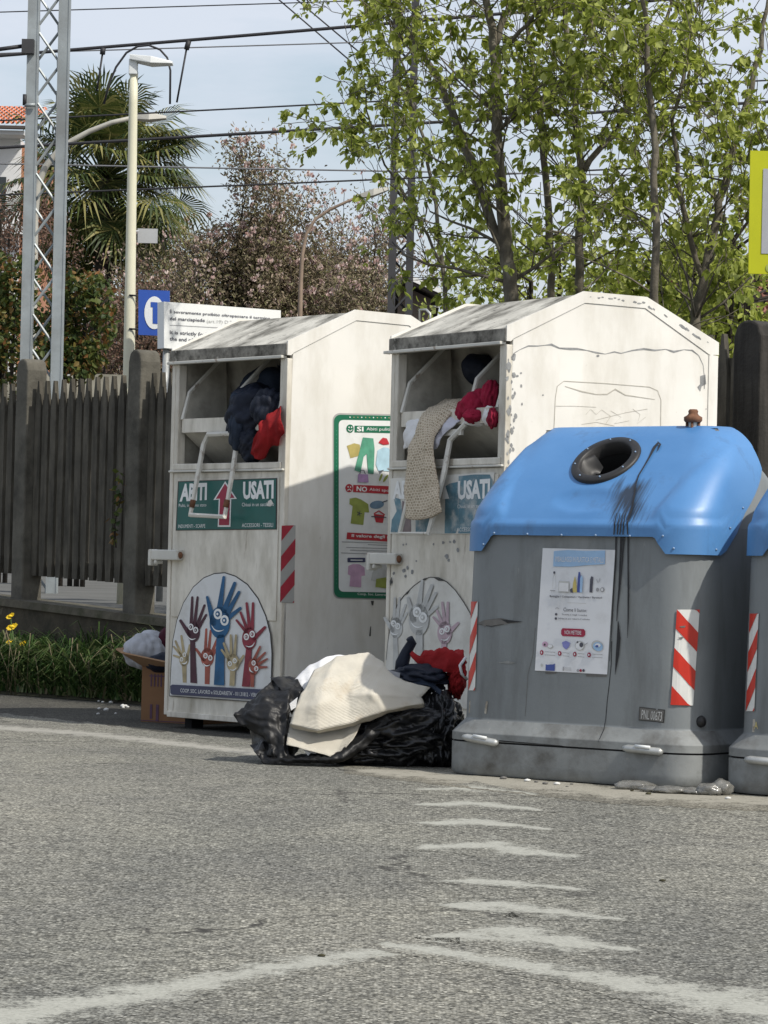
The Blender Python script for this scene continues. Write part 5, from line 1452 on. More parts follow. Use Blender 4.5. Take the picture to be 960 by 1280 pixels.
# lifting mushroom on top
p = bfr @ V((1.04, .66, ZT - .03)); 
mb = MB(); c = bfr.inverted() @ at(866, 540, p.y)
c = V((c.x, c.y, ZT - .055))
def lathe(mb, c, prof, k, n=16): mb.loft([[c + V((r * math.cos(2 * math.pi * i / n), r * math.sin(2 * math.pi * i / n), z)) for i in range(n)] for r, z in prof], k)
lathe(mb, c, [(.020, 0), (.020, .075)], 'metal'); 
for i in range(4):
    t = i * 1.57 + .4; mb.tube([c + V((.026 * math.cos(t), .026 * math.sin(t), 0)), c + V((.026 * math.cos(t), .026 * math.sin(t), .075))], .006, 'rust', 6)
lathe(mb, c, [(.034, .07), (.04, .078), (.04, .092), (.026, .10), (.02, .108), (.022, .118), (.016, .126)], 'rust')
mb.build('lifting_mushroom', bb)

# ------------------------------------------------------------------ heap in front of the banks
def PY(Y): return 13.47 + (Y - 13.5) * .36 if Y > 13.5 else Y - .03
def cage(rows): return [[at(x, y, PY(Y)) for x, y, Y in r] for r in rows]
mb = MB()
c = at(505, 910, 13.72); blob(mb, (c.x, c.y, .14), (.265, .24, .175), 'bag', 21, 6, .10, 2.2, .30, floor=.004, an=(.8, 1, 2.2), crumple=True)
c = at(546, 890, 13.72); blob(mb, (c.x, c.y, .14), (.13, .20, .18), 'bag', 25, 6, .10, 2.4, .34, floor=.004, an=(1.6, 1, 1.2), crumple=True)
c = at(455, 930, 13.62); blob(mb, (c.x, c.y, .07), (.16, .12, .08), 'bag', 23, 5, .10, 2.4, .34, floor=.004, an=(.8, 1, 2), crumple=True)
tag(mb.build('rubbish_bag'), 'shiny black rubbish bag slumped against the grey bin', 'rubbish bag')
mb = MB()
sheet(mb, cage([[(340, 850, 14.25), (350, 848, 14.3), (366, 852, 14.3), (384, 858, 14.25)],
                [(322, 868, 14.05), (340, 866, 14.0), (362, 868, 13.98), (378, 872, 14.0)],
                [(292, 894, 13.85), (318, 888, 13.75), (345, 886, 13.72), (362, 892, 13.75)],
                [(300, 906, 13.80), (328, 908, 13.66), (348, 910, 13.62), (360, 914, 13.64)],
                [(330, 922, 13.76), (340, 930, 13.60), (350, 936, 13.55), (360, 936, 13.55)],
                [(330, 938, 13.72), (338, 946, 13.55), (350, 950, 13.50), (362, 946, 13.52)]]), 'bag_dusty', 12, .010, 16, 4, .022, lin=.92)
sheet(mb, cage([[(338, 848, 14.3), (352, 846, 14.28), (372, 850, 14.2)], [(350, 860, 14.05), (362, 862, 14.02), (382, 864, 14.0)], [(360, 882, 13.9), (368, 880, 13.9), (376, 876, 13.95)], [(366, 896, 13.85), (370, 894, 13.85), (372, 890, 13.9)]]), 'bag_dusty', 9, .010, 15, 9, .014, lin=.7)
sheet(mb, cage([[(315, 934, 13.9), (326, 924, 13.85), (338, 930, 13.8)], [(318, 940, 13.65), (330, 934, 13.6), (342, 938, 13.55)], [(322, 944, 13.6), (332, 946, 13.55), (344, 946, 13.52)]]), 'bag_dusty', 9, .012, 16, 12, .02, lin=.6)
sheet(mb, cage([[(326, 944, 13.62), (350, 945, 13.58), (385, 944, 13.54), (420, 940, 13.52), (440, 926, 13.58), (466, 902, 13.66), (490, 884, 13.75)],
                [(326, 949, 13.55), (350, 948, 13.48), (385, 949, 13.44), (421, 947, 13.44), (444, 931, 13.48), (468, 909, 13.54), (488, 892, 13.62)],
                [(330, 954, 13.54), (350, 954.5, 13.48), (385, 954.5, 13.45), (420, 954.5, 13.45), (450, 940, 13.50), (474, 918, 13.56), (494, 896, 13.66)]]), 'bag_dusty', 9, .010, 22, 15, .018, lin=.3)
mb.tube([at(352, 851, 14.2), at(362, 849, 14.18), at(376, 853, 14.15)], [.018, .014, .013], 'bag', 8)
c = at(345, 925, 13.75); blob(mb, (c.x, c.y, .10), (.11, .12, .13), 'bag', 26, 4, .15, 2, .3, floor=.003)
tag(mb.build('torn_bag', solid=.002), 'dusty torn black bag lying open left of the woven sack', 'rubbish bag')
mb = MB()
def near(rows, b=13.46): return [[at(x, y, b + d) for x, y, d in r] for r in rows]
sheet(mb, near([[(392, 858, .30), (420, 836, .33), (452, 828, .33), (478, 836, .32), (500, 862, .25)],
                [(393, 838, .20), (421, 820, .22), (460, 816, .22), (479, 827, .19), (486, 848, .13)],
                [(376, 868, .09), (408, 845, .10), (450, 836, .13), (474, 846, .10), (538, 859, .10)],
                [(368, 888, .05), (398, 880, -.01), (434, 868, .05), (464, 868, -.01), (526, 872, .06)],
                [(362, 905, .01), (396, 913, -.03), (438, 904, -.01), (482, 888, -.02), (530, 879, .04)],
                [(362, 909, .05), (398, 917, .02), (440, 908, .04), (484, 892, .04), (531, 883, .08)]]), 'sack', 10, .004, 13, 2, .006, uv=True, lin=1.0)
sheet(mb, near([[(363, 902, .11), (400, 908, .12), (436, 902, .12), (462, 892, .10)], [(360, 916, .05), (392, 922, .04), (430, 918, .05), (452, 904, .05)], [(358, 931, .0), (386, 938, -.03), (419, 948, -.03), (441, 925, .0)]]), 'sack', 9, .004, 12, 6, .005, uv=True, lin=1.0)
tag(mb.build('woven_sack', solid=.0015), 'large beige woven sack sheet draped over the black bags, lightly stained', 'sack')
mb = MB()
sheet(mb, cage([[(366, 852, 14.5), (388, 834, 14.6), (412, 824, 14.6), (440, 822, 14.6)], [(364, 852, 14.3), (386, 836, 14.34), (408, 822, 14.36), (440, 820, 14.38)], [(372, 860, 14.16), (390, 850, 14.14), (405, 844, 14.12), (430, 840, 14.2)], [(376, 868, 14.1), (392, 866, 14.08), (404, 864, 14.06), (420, 862, 14.1)]]), 'white_cloth', 9, .006, 14, 9, .01, lin=.5)
tag(mb.build('white_cloth', solid=.004), 'plain white cloth peeping out behind the beige woven sack', 'cloth')
mb = MB()
for q in (((362, 880), (372, 872), (370, 884), (364, 888)), ((380, 938), (398, 942), (408, 948), (386, 946))):
    pts = [at(x, y, 13.50 if y < 900 else 13.46) for x, y in q]
    mb.mesh(pts + [p + V((0, .01, .002)) for p in pts], [(0, 1, 2, 3), (4, 5, 6, 7), (0, 1, 5, 4), (1, 2, 6, 5), (2, 3, 7, 6), (3, 0, 4, 7)], 'white_cloth')
tag(mb.build('paper_scrap'), 'white paper scraps caught at the hem of the woven sack', 'paper')
mb = MB()
c = at(524, 848, 13.78); blob(mb, c, (.125, .13, .062), 'navy_cloth', 31, 5, .14, 3.0, .4, an=(.8, 1, 2))
c = at(500, 850, 13.82); blob(mb, c, (.07, .10, .05), 'navy_cloth', 32, 4, .14, 2.2, .3)
mb.tube([at(503, 842, 13.84), at(503, 828, 13.85), at(508, 815, 13.86), at(515, 803, 13.86), at(512, 798, 13.85)], [.036, .030, .023, .021, .016], 'navy_cloth', 12)
sheet(mb, cage([[(498, 852, 14.1), (515, 846, 14.08), (535, 850, 14.05), (552, 862, 14.0)], [(500, 858, 14.0), (520, 856, 13.98), (540, 860, 13.96), (552, 868, 13.94)]]), 'slate_cloth', 7, .012, 10, 7, .02)
tag(mb.build('dark_garment', solid=.003), 'dark navy garment with an upright sleeve on top of the rubbish bag', 'clothing')
mb = MB()
pts = [at(x, y, 13.66) for x, y in ((484, 838), (499, 842), (497, 857), (482, 855))]; mb.mesh(pts + [p + V((0, .03, 0)) for p in pts], [(0, 1, 2, 3), (4, 5, 6, 7), (0, 1, 5, 4), (1, 2, 6, 5), (2, 3, 7, 6), (3, 0, 4, 7)], 'grey_cloth')
tag(mb.build('grey_packet', bevel=.004), 'small pale grey packet beside the dark garment', 'packet')
mb = MB()
sheet(mb, cage([[(516, 824, 14.5), (540, 815, 14.55), (560, 812, 14.55), (578, 812, 14.5)], [(514, 822, 14.4), (536, 816, 14.38), (556, 814, 14.36), (580, 818, 14.3)], [(526, 832, 14.34), (545, 832, 14.28), (560, 828, 14.26), (582, 830, 14.2)], [(545, 838, 14.3), (556, 840, 14.24), (570, 842, 14.2), (583, 846, 14.16)]]), 'red_cloth', 10, .014, 13, 5, .035, lin=.4)
c = at(571, 848, 13.80); blob(mb, c, (.042, .08, .085), 'red_cloth', 41, 5, .15, 3.2, .5)
c = at(558, 827, 13.88); blob(mb, c, (.08, .09, .038), 'red_cloth', 42, 5, .15, 3.0, .5)
mb.tube([at(582, 822, 13.74), at(575, 832, 13.70), at(577, 842, 13.70), at(584, 849, 13.72)], .006, 'white_cloth', 6)
tag(mb.build('red_garment', solid=.003), 'red crumpled garment with white trim between dark clothes and grey bin', 'clothing')

# flattened clear plastic by the bin
mb = MB()
for i, (x, y, l, h) in enumerate(((793, 981, .085, .022), (815, 984, .05, .014), (840, 986, .075, .018), (868, 987, .05, .016), (888, 988, .06, .028), (903, 988, .05, .036))):
    p = on_ground(x, y + 6); blob(mb, p + V((0, .02, h * .7)), (l, .05, h), 'clear', 50 + i, 3, .2, 2.5, .5, floor=p.z + .002)
tag(mb.build('plastic_bottle'), 'crushed clear plastic bottles flattened in the dust before the blue lidded bin', 'plastic')

# ------------------------------------------------------------------ cardboard box with clothes
bx0 = on_ground(176, 902); ang = -0.50
box = empty('cardboard_box', bx0, ang, 'open brown cardboard box full of clothes left of the white bank', 'box')
bw, bd, bh = .40, .42, .315
mb = MB(); t_ = .006
for lo, hi in (((0, 0, 0), (bw, t_, bh)), ((0, bd - t_, 0), (bw, bd, bh)), ((0, t_, 0), (t_, bd - t_, bh)), ((bw - t_, t_, 0), (bw, bd - t_, bh)), ((t_, t_, 0), (bw - t_, bd - t_, .006))):
    mb.box(lo, hi, 'card')
mb.build('body', box)
mb = MB()
mb.box((.06, -.0025, .02), (.075, -.0005, .10), 'tape'); mb.box((.10, -.0025, .01), (.118, -.0005, .10), 'tape')
for i in range(4): mb.box((.06 + .022 * i, -.0025, .20), (.068 + .022 * i, -.0005, .27), 'tape')
mb.box((0.05, -.0025, .255), (.15, -.0005, .262), 'tape'); mb.box((0, -.0025, .006), (bw, -.0005, .010), 'tape')
mb.build('printed_marks', box)
def flap(name, pts):
    m = MB(); p = [V(q) for q in pts]; n = (p[1] - p[0]).cross(p[3] - p[0]).normalized() * .004
    m.mesh([q - n for q in p] + [q + n for q in p], [(0, 1, 2, 3), (4, 5, 6, 7), (0, 1, 5, 4), (1, 2, 6, 5), (2, 3, 7, 6), (3, 0, 4, 7)], 'card_in'); m.build(name, box)
flap('flap', [(0, 0, bh), (bw, 0, bh), (bw - .02, -.17, bh + .015), (-.05, -.15, bh + .075)])
flap('flap', [(0, bd, bh), (0, .01, bh), (-.20, .03, bh + .085), (-.18, bd - .06, bh + .115)])
flap('flap', [(0, bd, bh), (bw, bd, bh), (bw, bd + .05, bh + .24), (.0, bd + .05, bh + .21)])
B_ = frame_of(bx0, ang)
mb = MB(); c = at(181, 815, 17.25); blob(mb, c, (.118, .13, .10), 'grey_cloth', 61, 5, .14, 2, .35)
c = at(190, 798, 17.35); blob(mb, c, (.075, .10, .05), 'grey_cloth', 66, 5, .14, 2, .35)
tag(mb.build('grey_garment'), 'bundled light grey garment on top in the cardboard box', 'clothing')
mb = MB(); c = at(211, 808, 17.35); blob(mb, c, (.08, .12, .11), 'maroon_cloth', 62, 4, .14, 2, .3)
tag(mb.build('maroon_garment'), 'dark maroon garment in the box next to the grey one', 'clothing')
mb = MB(); c = at(204, 829, 17.05); blob(mb, c, (.10, .09, .055), 'navy_cloth', 63, 4, .14, 2, .3)
tag(mb.build('navy_garment'), 'black garment at the front inside the cardboard box', 'clothing')

# ------------------------------------------------------------------ station furniture behind the fence
def px_tube(mb, pts, Y, r, k, n=10):
    mb.tube([at(x, y, Y) for x, y in pts], r, k, n)
# lamp post
Y = 25.0; b0 = at(153, 757, Y); tp = at(168, 84, Y)
lamp = empty('lamp_post', b0, 0, 'cream lamp post with a flat white lamp head, rising left of the banks', 'lamp post')
L_ = lambda x, y, dy=0: at(x, y, Y + dy) - b0
mb = MB(); mb.tube([L_(153, 758), L_(158, 620), L_(160.5, 500), L_(166.5, 130), L_(167.5, 92)], [.05, .05, .05, .036, .034], 'cream', 14); mb.build('pole', lamp)
mb = MB(); a = L_(166.5, 94); mb.box((a.x - .035, a.y - .05, a.z), (a.x + .035, a.y + .05, a.z + .13), 'lamp_white'); mb.build('bracket', lamp, bevel=.008)
mb = MB(); c0 = L_(163, 73); c1 = L_(216, 79)
r0 = [c0 + V((0, -.07, -.02)), c0 + V((0, .07, -.02)), c0 + V((0, .07, .025)), c0 + V((0, -.07, .025))]
m_ = (c0 + c1) / 2; r1 = [m_ + V((0, -.11, -.035)), m_ + V((0, .11, -.035)), m_ + V((0, .10, .025)), m_ + V((0, -.10, .025))]
r2 = [c1 + V((0, -.07, -.012)), c1 + V((0, .07, -.012)), c1 + V((0, .06, .008)), c1 + V((0, -.06, .008))]
mb.loft([r0, r1, r2], 'lamp_white', smooth=False); mb.build('lamp_head', lamp, bevel=.006)
mb = MB()
for y in (369, 411): mb.tube([L_(161.5, y), L_(174, y + .5)], .055 if y else .05, 'mast_dark', 10) if False else mb.tube([L_(161.5, y, -.05), L_(178, y + 1, -.05)], .008, 'wire', 6)
mb.build('clamp', lamp)
# small plate behind the lamp post
mb = MB(); q = [at(172, 285.5, 25.2), at(197, 286, 25.2), at(196.5, 304, 25.2), at(172, 303.5, 25.2)]
mb.mesh(q + [p + V((0, .02, 0)) for p in q], [(0, 1, 2, 3), (4, 5, 6, 7), (0, 1, 5, 4), (1, 2, 6, 5), (2, 3, 7, 6), (3, 0, 4, 7)], 's_grey')
mb.tube([at(164, 289, 25.15), at(173, 289, 25.18)], .01, 's_grey', 6)
tag(mb.build('small_plate'), 'small blank grey plate fixed to the cream lamp post', 'sign')
# platform number sign
def board(name, q, Y, k, th, label, cat):
    c = at(*q[0], Y[0]); e = empty(name, c, 0, label, cat)
    P_ = [at(q[i][0], q[i][1], Y[i]) - c for i in range(4)]
    n = (P_[1] - P_[0]).cross(P_[3] - P_[0]).normalized()
    if n.y < 0: n = -n
    m = MB(); m.mesh(P_ + [p + n * th for p in P_], [(3, 2, 1, 0), (4, 5, 6, 7), (0, 1, 5, 4), (1, 2, 6, 5), (2, 3, 7, 6), (3, 0, 4, 7)], k)
    m.build('board', e)
    return e, Matrix.Translation(c), P_, n
class PP:
    """a board's own plane"""
    def __init__(self, c, P_, n): self.c = c; self.o = P_[0]; self.n = n
    def p(self, px, py, layer=1):
        d = ray(px, py); o = CO - self.c
        t = (self.o - o).dot(self.n) / d.dot(self.n)
        return o + d * t - self.n * (.0015 + .0025 * layer)
e, m_, P_, n_ = board('platform_sign', [(173, 362), (212, 363.5), (212, 420), (173, 418.5)], [24.7] * 4, 's_blue', .03, 'square blue platform sign with number 1 in a white circle', 'sign')
A = Art(PP(m_.translation, P_, n_)); A.ell(193, 391, 12.5, 20.5, 's_white', 1, n=28); A.poly([(188.5, 377.5), (197, 378), (197, 405), (191, 404.5), (191, 384), (188.5, 384)], 's_blue', 2)
A.mb.build('number', e)
e, m_, P_, n_ = board('warning_sign', [(205, 377), (351, 388), (351, 445), (205, 435)], [24.2, 24.85, 24.85, 24.2], 's_white', .10, 'long white bilingual warning sign about the end of the platform', 'sign')
A = Art(PP(m_.translation, P_, n_))
def G5(x, y): return (160 + x / 4.8, 350 + y / 4.8)
A.text('È severamente proibito oltrepassare il termine', [G5(250, 203), G5(852, 243), G5(852, 218), G5(250, 174)], 'textdark', 1, .012)
A.text('del marciapiede', [G5(250, 247), G5(460, 258), G5(460, 232), G5(250, 220)], 'textdark', 1, .012)
A.text('(art.19) D.P.R. 753/80', [G5(472, 262), G5(760, 276), G5(760, 250), G5(472, 236)], 'h_grey', 1)
A.stroke([G5(250, 270), G5(850, 304)], .45, 'textdark', 1)
A.text('It is strictly forbidden to cross', [G5(250, 330), G5(690, 360), G5(690, 330), G5(250, 302)], 'textdark', 1, .012)
A.text('the end of the platform', [G5(250, 369), G5(560, 390), G5(560, 362), G5(250, 340)], 'textdark', 1, .012)
A.mb.build('lettering', e)
mb = MB(); c = m_.translation
mb.tube([at(208, 436, 24.28) - c, at(199, 752, 24.28) - c], .028, 'metal', 10); mb.tube([at(345, 440, 24.9) - c, at(336, 756, 24.9) - c], .028, 'metal', 10); mb.build('leg', e)
# lattice mast
Y = 28.0; b0 = at(28, 748, Y)
mast = empty('lattice_mast', b0, 0, 'tall grey steel lattice mast at the left edge behind the fence', 'mast')
def Lx(y, base, slope): return base + (y - 440) * slope
lx = lambda y: Lx(y, 33, -.0225); rx = lambda y: Lx(y, 71.5, -.0225)
for nm, fx, k in (('upright', lx, 'galv'), ('upright', rx, 'galv')):
    mb = MB(); y0, y1 = 752, -60
    a, c = at(fx(y0), y0, Y) - b0, at(fx(y1), y1, Y) - b0
    hw = .046
    for off in ((-hw, 0), (hw, 0)):
        mb.loft([[p + V((off[0] + sx, sy, 0)) for sx, sy in ((-.006, -.05), (.006, -.05), (.006, .05), (-.006, .05))] for p in (a, c)], k, smooth=False)
    mb.loft([[p + V((sx, sy, 0)) for sx, sy in ((-hw + .006, -.044), (hw - .006, -.044), (hw - .006, -.034), (-hw + .006, -.034))] for p in (a, c)], k, smooth=False)
    mb.build(nm, mast)
for side in (0, 1):
    mb = MB(); pts = []; i = 0; y = 745
    while y > -60:
        f = (lx, rx)[(i + side) % 2]; off = 7 if (i + side) % 2 == 0 else -7
        for dy, s in ((14, 1), (0, 1)) : pts.append(at(f(y - dy / 2 + 7) + off * (1.0 if dy else 1.0), y - (0 if dy else 10), Y + (-.02 if side == 0 else .06)) - b0)
        y -= 44; i += 1
    mb.tube(pts, .0135, 'galv', 6, smooth=False); mb.build('lacing_bar', mast)
mb = MB(); a = at(40, 58, Y - .08) - b0; mb.box((a.x - .09, a.y - .05, a.z - .07), (a.x + .02, a.y + .05, a.z + .06), 'mast_dark'); mb.tube([a + V((-.09, 0, 0)), a + V((-.4, 0, -.05))], .02, 'wire', 6); mb.build('insulator', mast); mb = MB()
a = at(31, 118, Y - .08) - b0; mb.tube([a + V((0, 0, -.1)), a], .02, 'wire', 6); mb.tube([a + V((0, 0, -.1)), at(44, 131, Y - .08) - b0], .018, 'galv', 6)
mb.build('bracket', mast)
# second mast behind the young trees
Y = 40.0; b0 = at(493, 740, Y)
mast2 = empty('lattice_mast', b0, 0, 'dark steel lattice mast half hidden among the young trees', 'mast')
for fx in ((lambda y: 489 - (y - 380) * .022), (lambda y: 511 - (y - 380) * .022)):
    mb = MB(); mb.loft([[at(fx(y), y, Y) - b0 + V((sx, sy, 0)) for sx, sy in ((-.05, -.06), (.05, -.06), (.05, .06), (-.05, .06))] for y in (745, -70)], 'mast_dark', smooth=False); mb.build('upright', mast2)
for side in (0, 1):
    mb = MB(); pts = []; i = side; y = 720
    while y > -60:
        pts.append(at((490 if i % 2 else 510) - (y - 380) * .022, y, Y + .1 * side - .05) - b0); y -= 22; i += 1
    mb.tube(pts, .022, 'mast_dark', 5, smooth=False); mb.build('lacing_bar', mast2)
# curved street lamps
Y = 36.0; b0 = at(38, 700, Y)
sl = empty('street_lamp', b0, 0, 'old street lamp with a long curved arm in front of the palm', 'street lamp')
mb = MB(); mb.tube([at(x, y, Y) - b0 for x, y in ((36, 700), (40, 420), (43, 270), (47, 232), (57, 208), (72, 190), (90, 176), (112, 164), (140, 153), (166, 147))], [.07, .06, .048, .043, .040, .038, .034, .031, .028, .026], 'lamp_far', 10); mb.build('curved_pole', sl)
mb = MB(); a, c = at(166, 146, Y) - b0, at(208, 147, Y) - b0; mb.loft([[p + V((0, y, z)) for y, z in ((-w_, -h), (w_, -h), (w_ * .8, h), (-w_ * .8, h))] for p, w_, h in ((a, .06, .03), (a.lerp(c, .5), .13, .045), (c, .06, .015))], 'lamp_far', smooth=False); mb.build('lamp_head', sl)
Y = 44.0; b0 = at(374, 700, Y)
s2 = empty('street_lamp', b0, 0, 'thin rusty street lamp curving right in front of the magnolia', 'street lamp')
mb = MB(); mb.tube([at(x, y, Y) - b0 for x, y in ((370, 700), (375, 400), (376, 350), (378, 318), (383, 292), (394, 274), (412, 262), (436, 251), (452, 244))], [.05, .036, .032, .028, .025, .024, .022, .020, .018], 'rusty_pole', 8); mb.build('curved_pole', s2)
mb = MB(); a, c = at(448, 246, Y) - b0, at(486, 236, Y) - b0; mb.loft([[p + V((0, y, z)) for y, z in ((-w_, -h), (w_, -h), (w_ * .8, h), (-w_ * .8, h))] for p, w_, h in ((a, .05, .03), (a.lerp(c, .5), .12, .05), (c, .06, .02))], 'lamp_far', smooth=False); mb.build('lamp_head', s2)
# overhead wires
wires = [((0, 14.5), (400, 1), .006, 'wire', 'thin wire highest across the sky'),
         ((0, 69), (400, 35), .017, 'wire', 'thick black contact cable, the upper of two heavy lines'),
         ((0, 66), (400, 53), .007, 'wire_grey', 'thin grey wire just under the upper heavy cable'),
         ((0, 150), (400, 129), .009, 'wire', 'wire passing level with the palm top'),
         ((0, 184), (400, 160), .017, 'wire', 'lower of the two heavy black lines'),
         ((0, 204), (400, 211), .009, 'wire_grey', 'pale wire sloping down to the right across the palm'),
         ((0, 243), (400, 226), .010, 'wire', 'lowest wire crossing the magnolia top')]
for i, (a, c, r, k, lb_) in enumerate(wires):
    sl_ = (c[1] - a[1]) / 400; mb = MB(); Yw = 33 + i * .7
    n = 24; mb.tube([at(x, a[1] + sl_ * x + 1.5 * math.sin((x + 200) / 1400 * math.pi), Yw) for x in [-200 + 1400 * j / n for j in range(n + 1)]], r * 1.15, k, 6)
    tag(mb.build('overhead_wire'), lb_, 'wire', 'overhead railway wires')
for i, (a, c) in enumerate((((335, -12), (440, 78)), ((362, -8), (450, 66)))):
    mb = MB(); mb.tube([at(*a, 38), at(*c, 38)], .010, 'wire', 6); tag(mb.build('stay_wire'), ['steep stay wire at the top, left of its pair', 'steep stay wire at the top, right of its pair'][i], 'wire', 'steep stay wires')
for i, (a, c, m) in enumerate((((129, 60), (121, 114), (128, 68)), ((236, 51), (221, 128), (233, 62)))):
    mb = MB(); mb.tube([at(*a, 33.7), at(*m, 33.7)], .03, 'wire', 8); mb.tube([at(*m, 33.7), at(*c, 33.7)], .012, 'wire', 6)
    tag(mb.build('wire_dropper'), ['dropper with insulator on the heavy cable left of the lamp head', 'dropper with insulator on the heavy cable right of the lamp head'][i], 'dropper', 'wire droppers')
mb = MB(); mb.tube([at(x, y, 33.6) for x, y in ((130, 130), (136, 106), (145, 84), (158, 66), (172, 58), (186, 56.5), (200, 62), (209, 72), (213, 88), (212.5, 130))], .013, 'wire', 6)
tag(mb.build('looped_cable'), 'black cable arching in a loop behind the white lamp head', 'cable')

# yellow sign at the right
Y = 17.6
e, m_, P_, n_ = board('yellow_sign', [(938, 188), (1010, 190), (1009, 344), (935.5, 342)], [Y] * 4, 's_yellow', .02, 'bright yellow framed sign on a pale pole at the right edge', 'sign')
A = Art(PP(m_.translation, P_, n_)); A.poly([(954, 211), (1000, 212), (998, 318), (951.5, 317)], 's_inner', 1); A.mb.build('face_panel', e)
A = Art(PP(m_.translation, P_, n_)); A.ell(963, 335, 6, 6, 'olive', 1); A.mb.build('emblem', e)
mb = MB(); c = m_.translation; mb.tube([at(974, 170, Y + .05) - c, at(962, 700, Y + .05) - c], .032, 'metal', 10); mb.build('pole', e)

# ------------------------------------------------------------------ houses far behind
def house(name, label, corners_front, Yf, Yb, roof_k, wall_k):
    pass
Y = 60.0
h = empty('house', at(-40, 700, Y), 0, 'white house with orange tiled roof at the left edge behind the palm', 'house'); c = h.location.copy()
H_ = lambda x, y, dy=0: at(x, y, Y) - c + V((0, dy, 0))
mb = MB()
x0, x1 = H_(-220, 300).x, H_(22, 300).x; zt = H_(0, 172).z; mb.box((x0, 0, -3), (x1, 6, zt), 'house_w'); mb.box((x1 + .002, .3, -3), (x1 + .22, 5, zt - .1), 'house_o'); mb.build('wall', h)
mb = MB(); ze = H_(0, 163).z; zr = H_(0, 108).z; xe = H_(38, 160).x
n = 46
for i in range(n):
    u0, u1 = x0 - .5 + (xe - x0 + .5) * i / n, x0 - .5 + (xe - x0 + .5) * (i + 1) / n
    for j in range(9):
        y0_, y1_ = -.7 + 3.6 * j / 9, -.7 + 3.6 * (j + 1) / 9; z0_, z1_ = ze + (zr - ze) * j / 9, ze + (zr - ze) * (j + 1) / 9
        k = 5; pr = []
        for q in range(k + 1):
            t = q / k; pr.append((u0 + (u1 - u0) * t, .06 * math.sin(math.pi * t)))
        xs_ = (j % 2) * 0
        for q in range(k):
            mb.face([V((pr[q][0], y0_, z0_ + pr[q][1] + .03)), V((pr[q + 1][0], y0_, z0_ + pr[q + 1][1] + .03)), V((pr[q + 1][0], y1_, z1_ + pr[q + 1][1])), V((pr[q][0], y1_, z1_ + pr[q][1]))], 'tiles', True)
mb.box((x0 - .5, -.75, ze - .06), (xe, -.60, ze - .005), 'roof_dark'); mb.box((x0 - .5, -.6, ze - .16), (xe - .05, .0, ze - .08), 'house_w'); mb.build('roof', h)
mb = MB(); a = H_(-8, 288); mb.box((a.x - .6, -.4, a.z - .1), (a.x + .75, -.002, a.z + .08), 'house_w')
for i in range(8): mb.tube([V((a.x - .55 + i * .17, -.37, a.z + .08)), V((a.x - .55 + i * .17, -.37, a.z + .45))], .012, 'roof_dark', 5)
mb.tube([V((a.x - .6, -.37, a.z + .46)), V((a.x + .75, -.37, a.z + .46))], .02, 'roof_dark', 5); mb.build('balcony', h)
mb = MB(); a = H_(-2, 240); mb.box((a.x - .35, -.02, a.z - .9), (a.x + .15, .0, a.z + .3), 'glass'); mb.build('window', h)
def gable_house(label, apex, el, er, base, Y, depth, wall_k, roof_k, win=None):
    c = at((el[0] + er[0]) / 2, base, Y); h = empty('house', c, 0, label, 'house'); T = lambda x, y: at(x, y, Y) - c
    a, l, r = T(*apex), T(*el), T(*er); bl, br = V((l.x + .15, 0, 0)), V((r.x - .15, 0, 0))
    dv = V((0, depth, 0))
    m = MB(); f = [V((l.x + .15, 0, 0)), V((r.x - .15, 0, 0)), V((r.x - .15, 0, r.z)), V((a.x, 0, a.z - .05)), V((l.x + .15, 0, l.z))]
    m.mesh(f + [p + dv for p in f], [(0, 1, 2, 3, 4), (9, 8, 7, 6, 5), (0, 4, 9, 5), (1, 6, 7, 2)], wall_k); m.build('wall', h)
    m = MB()
    for s, e in ((l, a), (a, r)):
        q = [V((s.x, -.3, s.z)), V((e.x, -.3, e.z)), V((e.x, depth + .3, e.z)), V((s.x, depth + .3, s.z))]
        m.mesh(q + [p + V((0, 0, .12)) for p in q], [(3, 2, 1, 0), (4, 5, 6, 7), (0, 1, 5, 4), (1, 2, 6, 5), (2, 3, 7, 6), (3, 0, 4, 7)], roof_k)
    rf = m.build('roof', h)
    m = MB()
    for s, e in (((a, r),) if win[2] == 'verge_w' else ((l, a), (a, r))):
        q = [V((s.x, -.36, s.z + .05)), V((e.x, -.36, e.z + .05)), V((e.x, -.36, e.z + .13)), V((s.x, -.36, s.z + .13))]
        m.mesh(q + [p + V((0, .055, 0)) for p in q], [(0, 1, 2, 3), (7, 6, 5, 4), (0, 1, 5, 4), (1, 2, 6, 5), (2, 3, 7, 6), (3, 0, 4, 7)], 'verge_w')
    m.build('verge_board', rf)
    if win:
        m = MB(); p, q = T(*win[0]), T(*win[1]); m.box((p.x, -.03, q.z), (q.x, -.002, p.z), win[2]); m.build('window', h)
    return h
gable_house('low brown gabled house with a white verge seen between the two banks', (508, 355), (486, 366), (551, 374), 720, 48.0, 7, 'house_b', 'roof_dark', ((537, 382), (549, 384.5), 'verge_w'))
gable_house('brown house with pale gable boards seen through the leaves at the right', (884, 314), (836, 336), (1010, 372), 720, 46.0, 8, 'house_b', 'roof_dark', ((868, 350), (884, 372), 'glass'))

# far concrete wall across the tracks
mb = MB()
for i in range(12):
    a, c2 = V((-11 + i * 1.7, 42.5 - i * .25, 0)), V((-11 + (i + 1) * 1.7 - .03, 42.5 - (i + 1) * .25, 0))
    q = [a + V((0, 0, .5)), c2 + V((0, 0, .5)), c2 + V((0, 0, 3.50)), a + V((0, 0, 3.53))]
    mb.mesh(q + [p + V((.03, .15, 0)) for p in q], [(0, 1, 2, 3), (7, 6, 5, 4), (0, 1, 5, 4), (1, 2, 6, 5), (2, 3, 7, 6), (3, 0, 4, 7)], 'concrete_far')
tag(mb.build('track_wall'), 'pale concrete panel wall beyond the railway, seen through the pickets', 'wall')

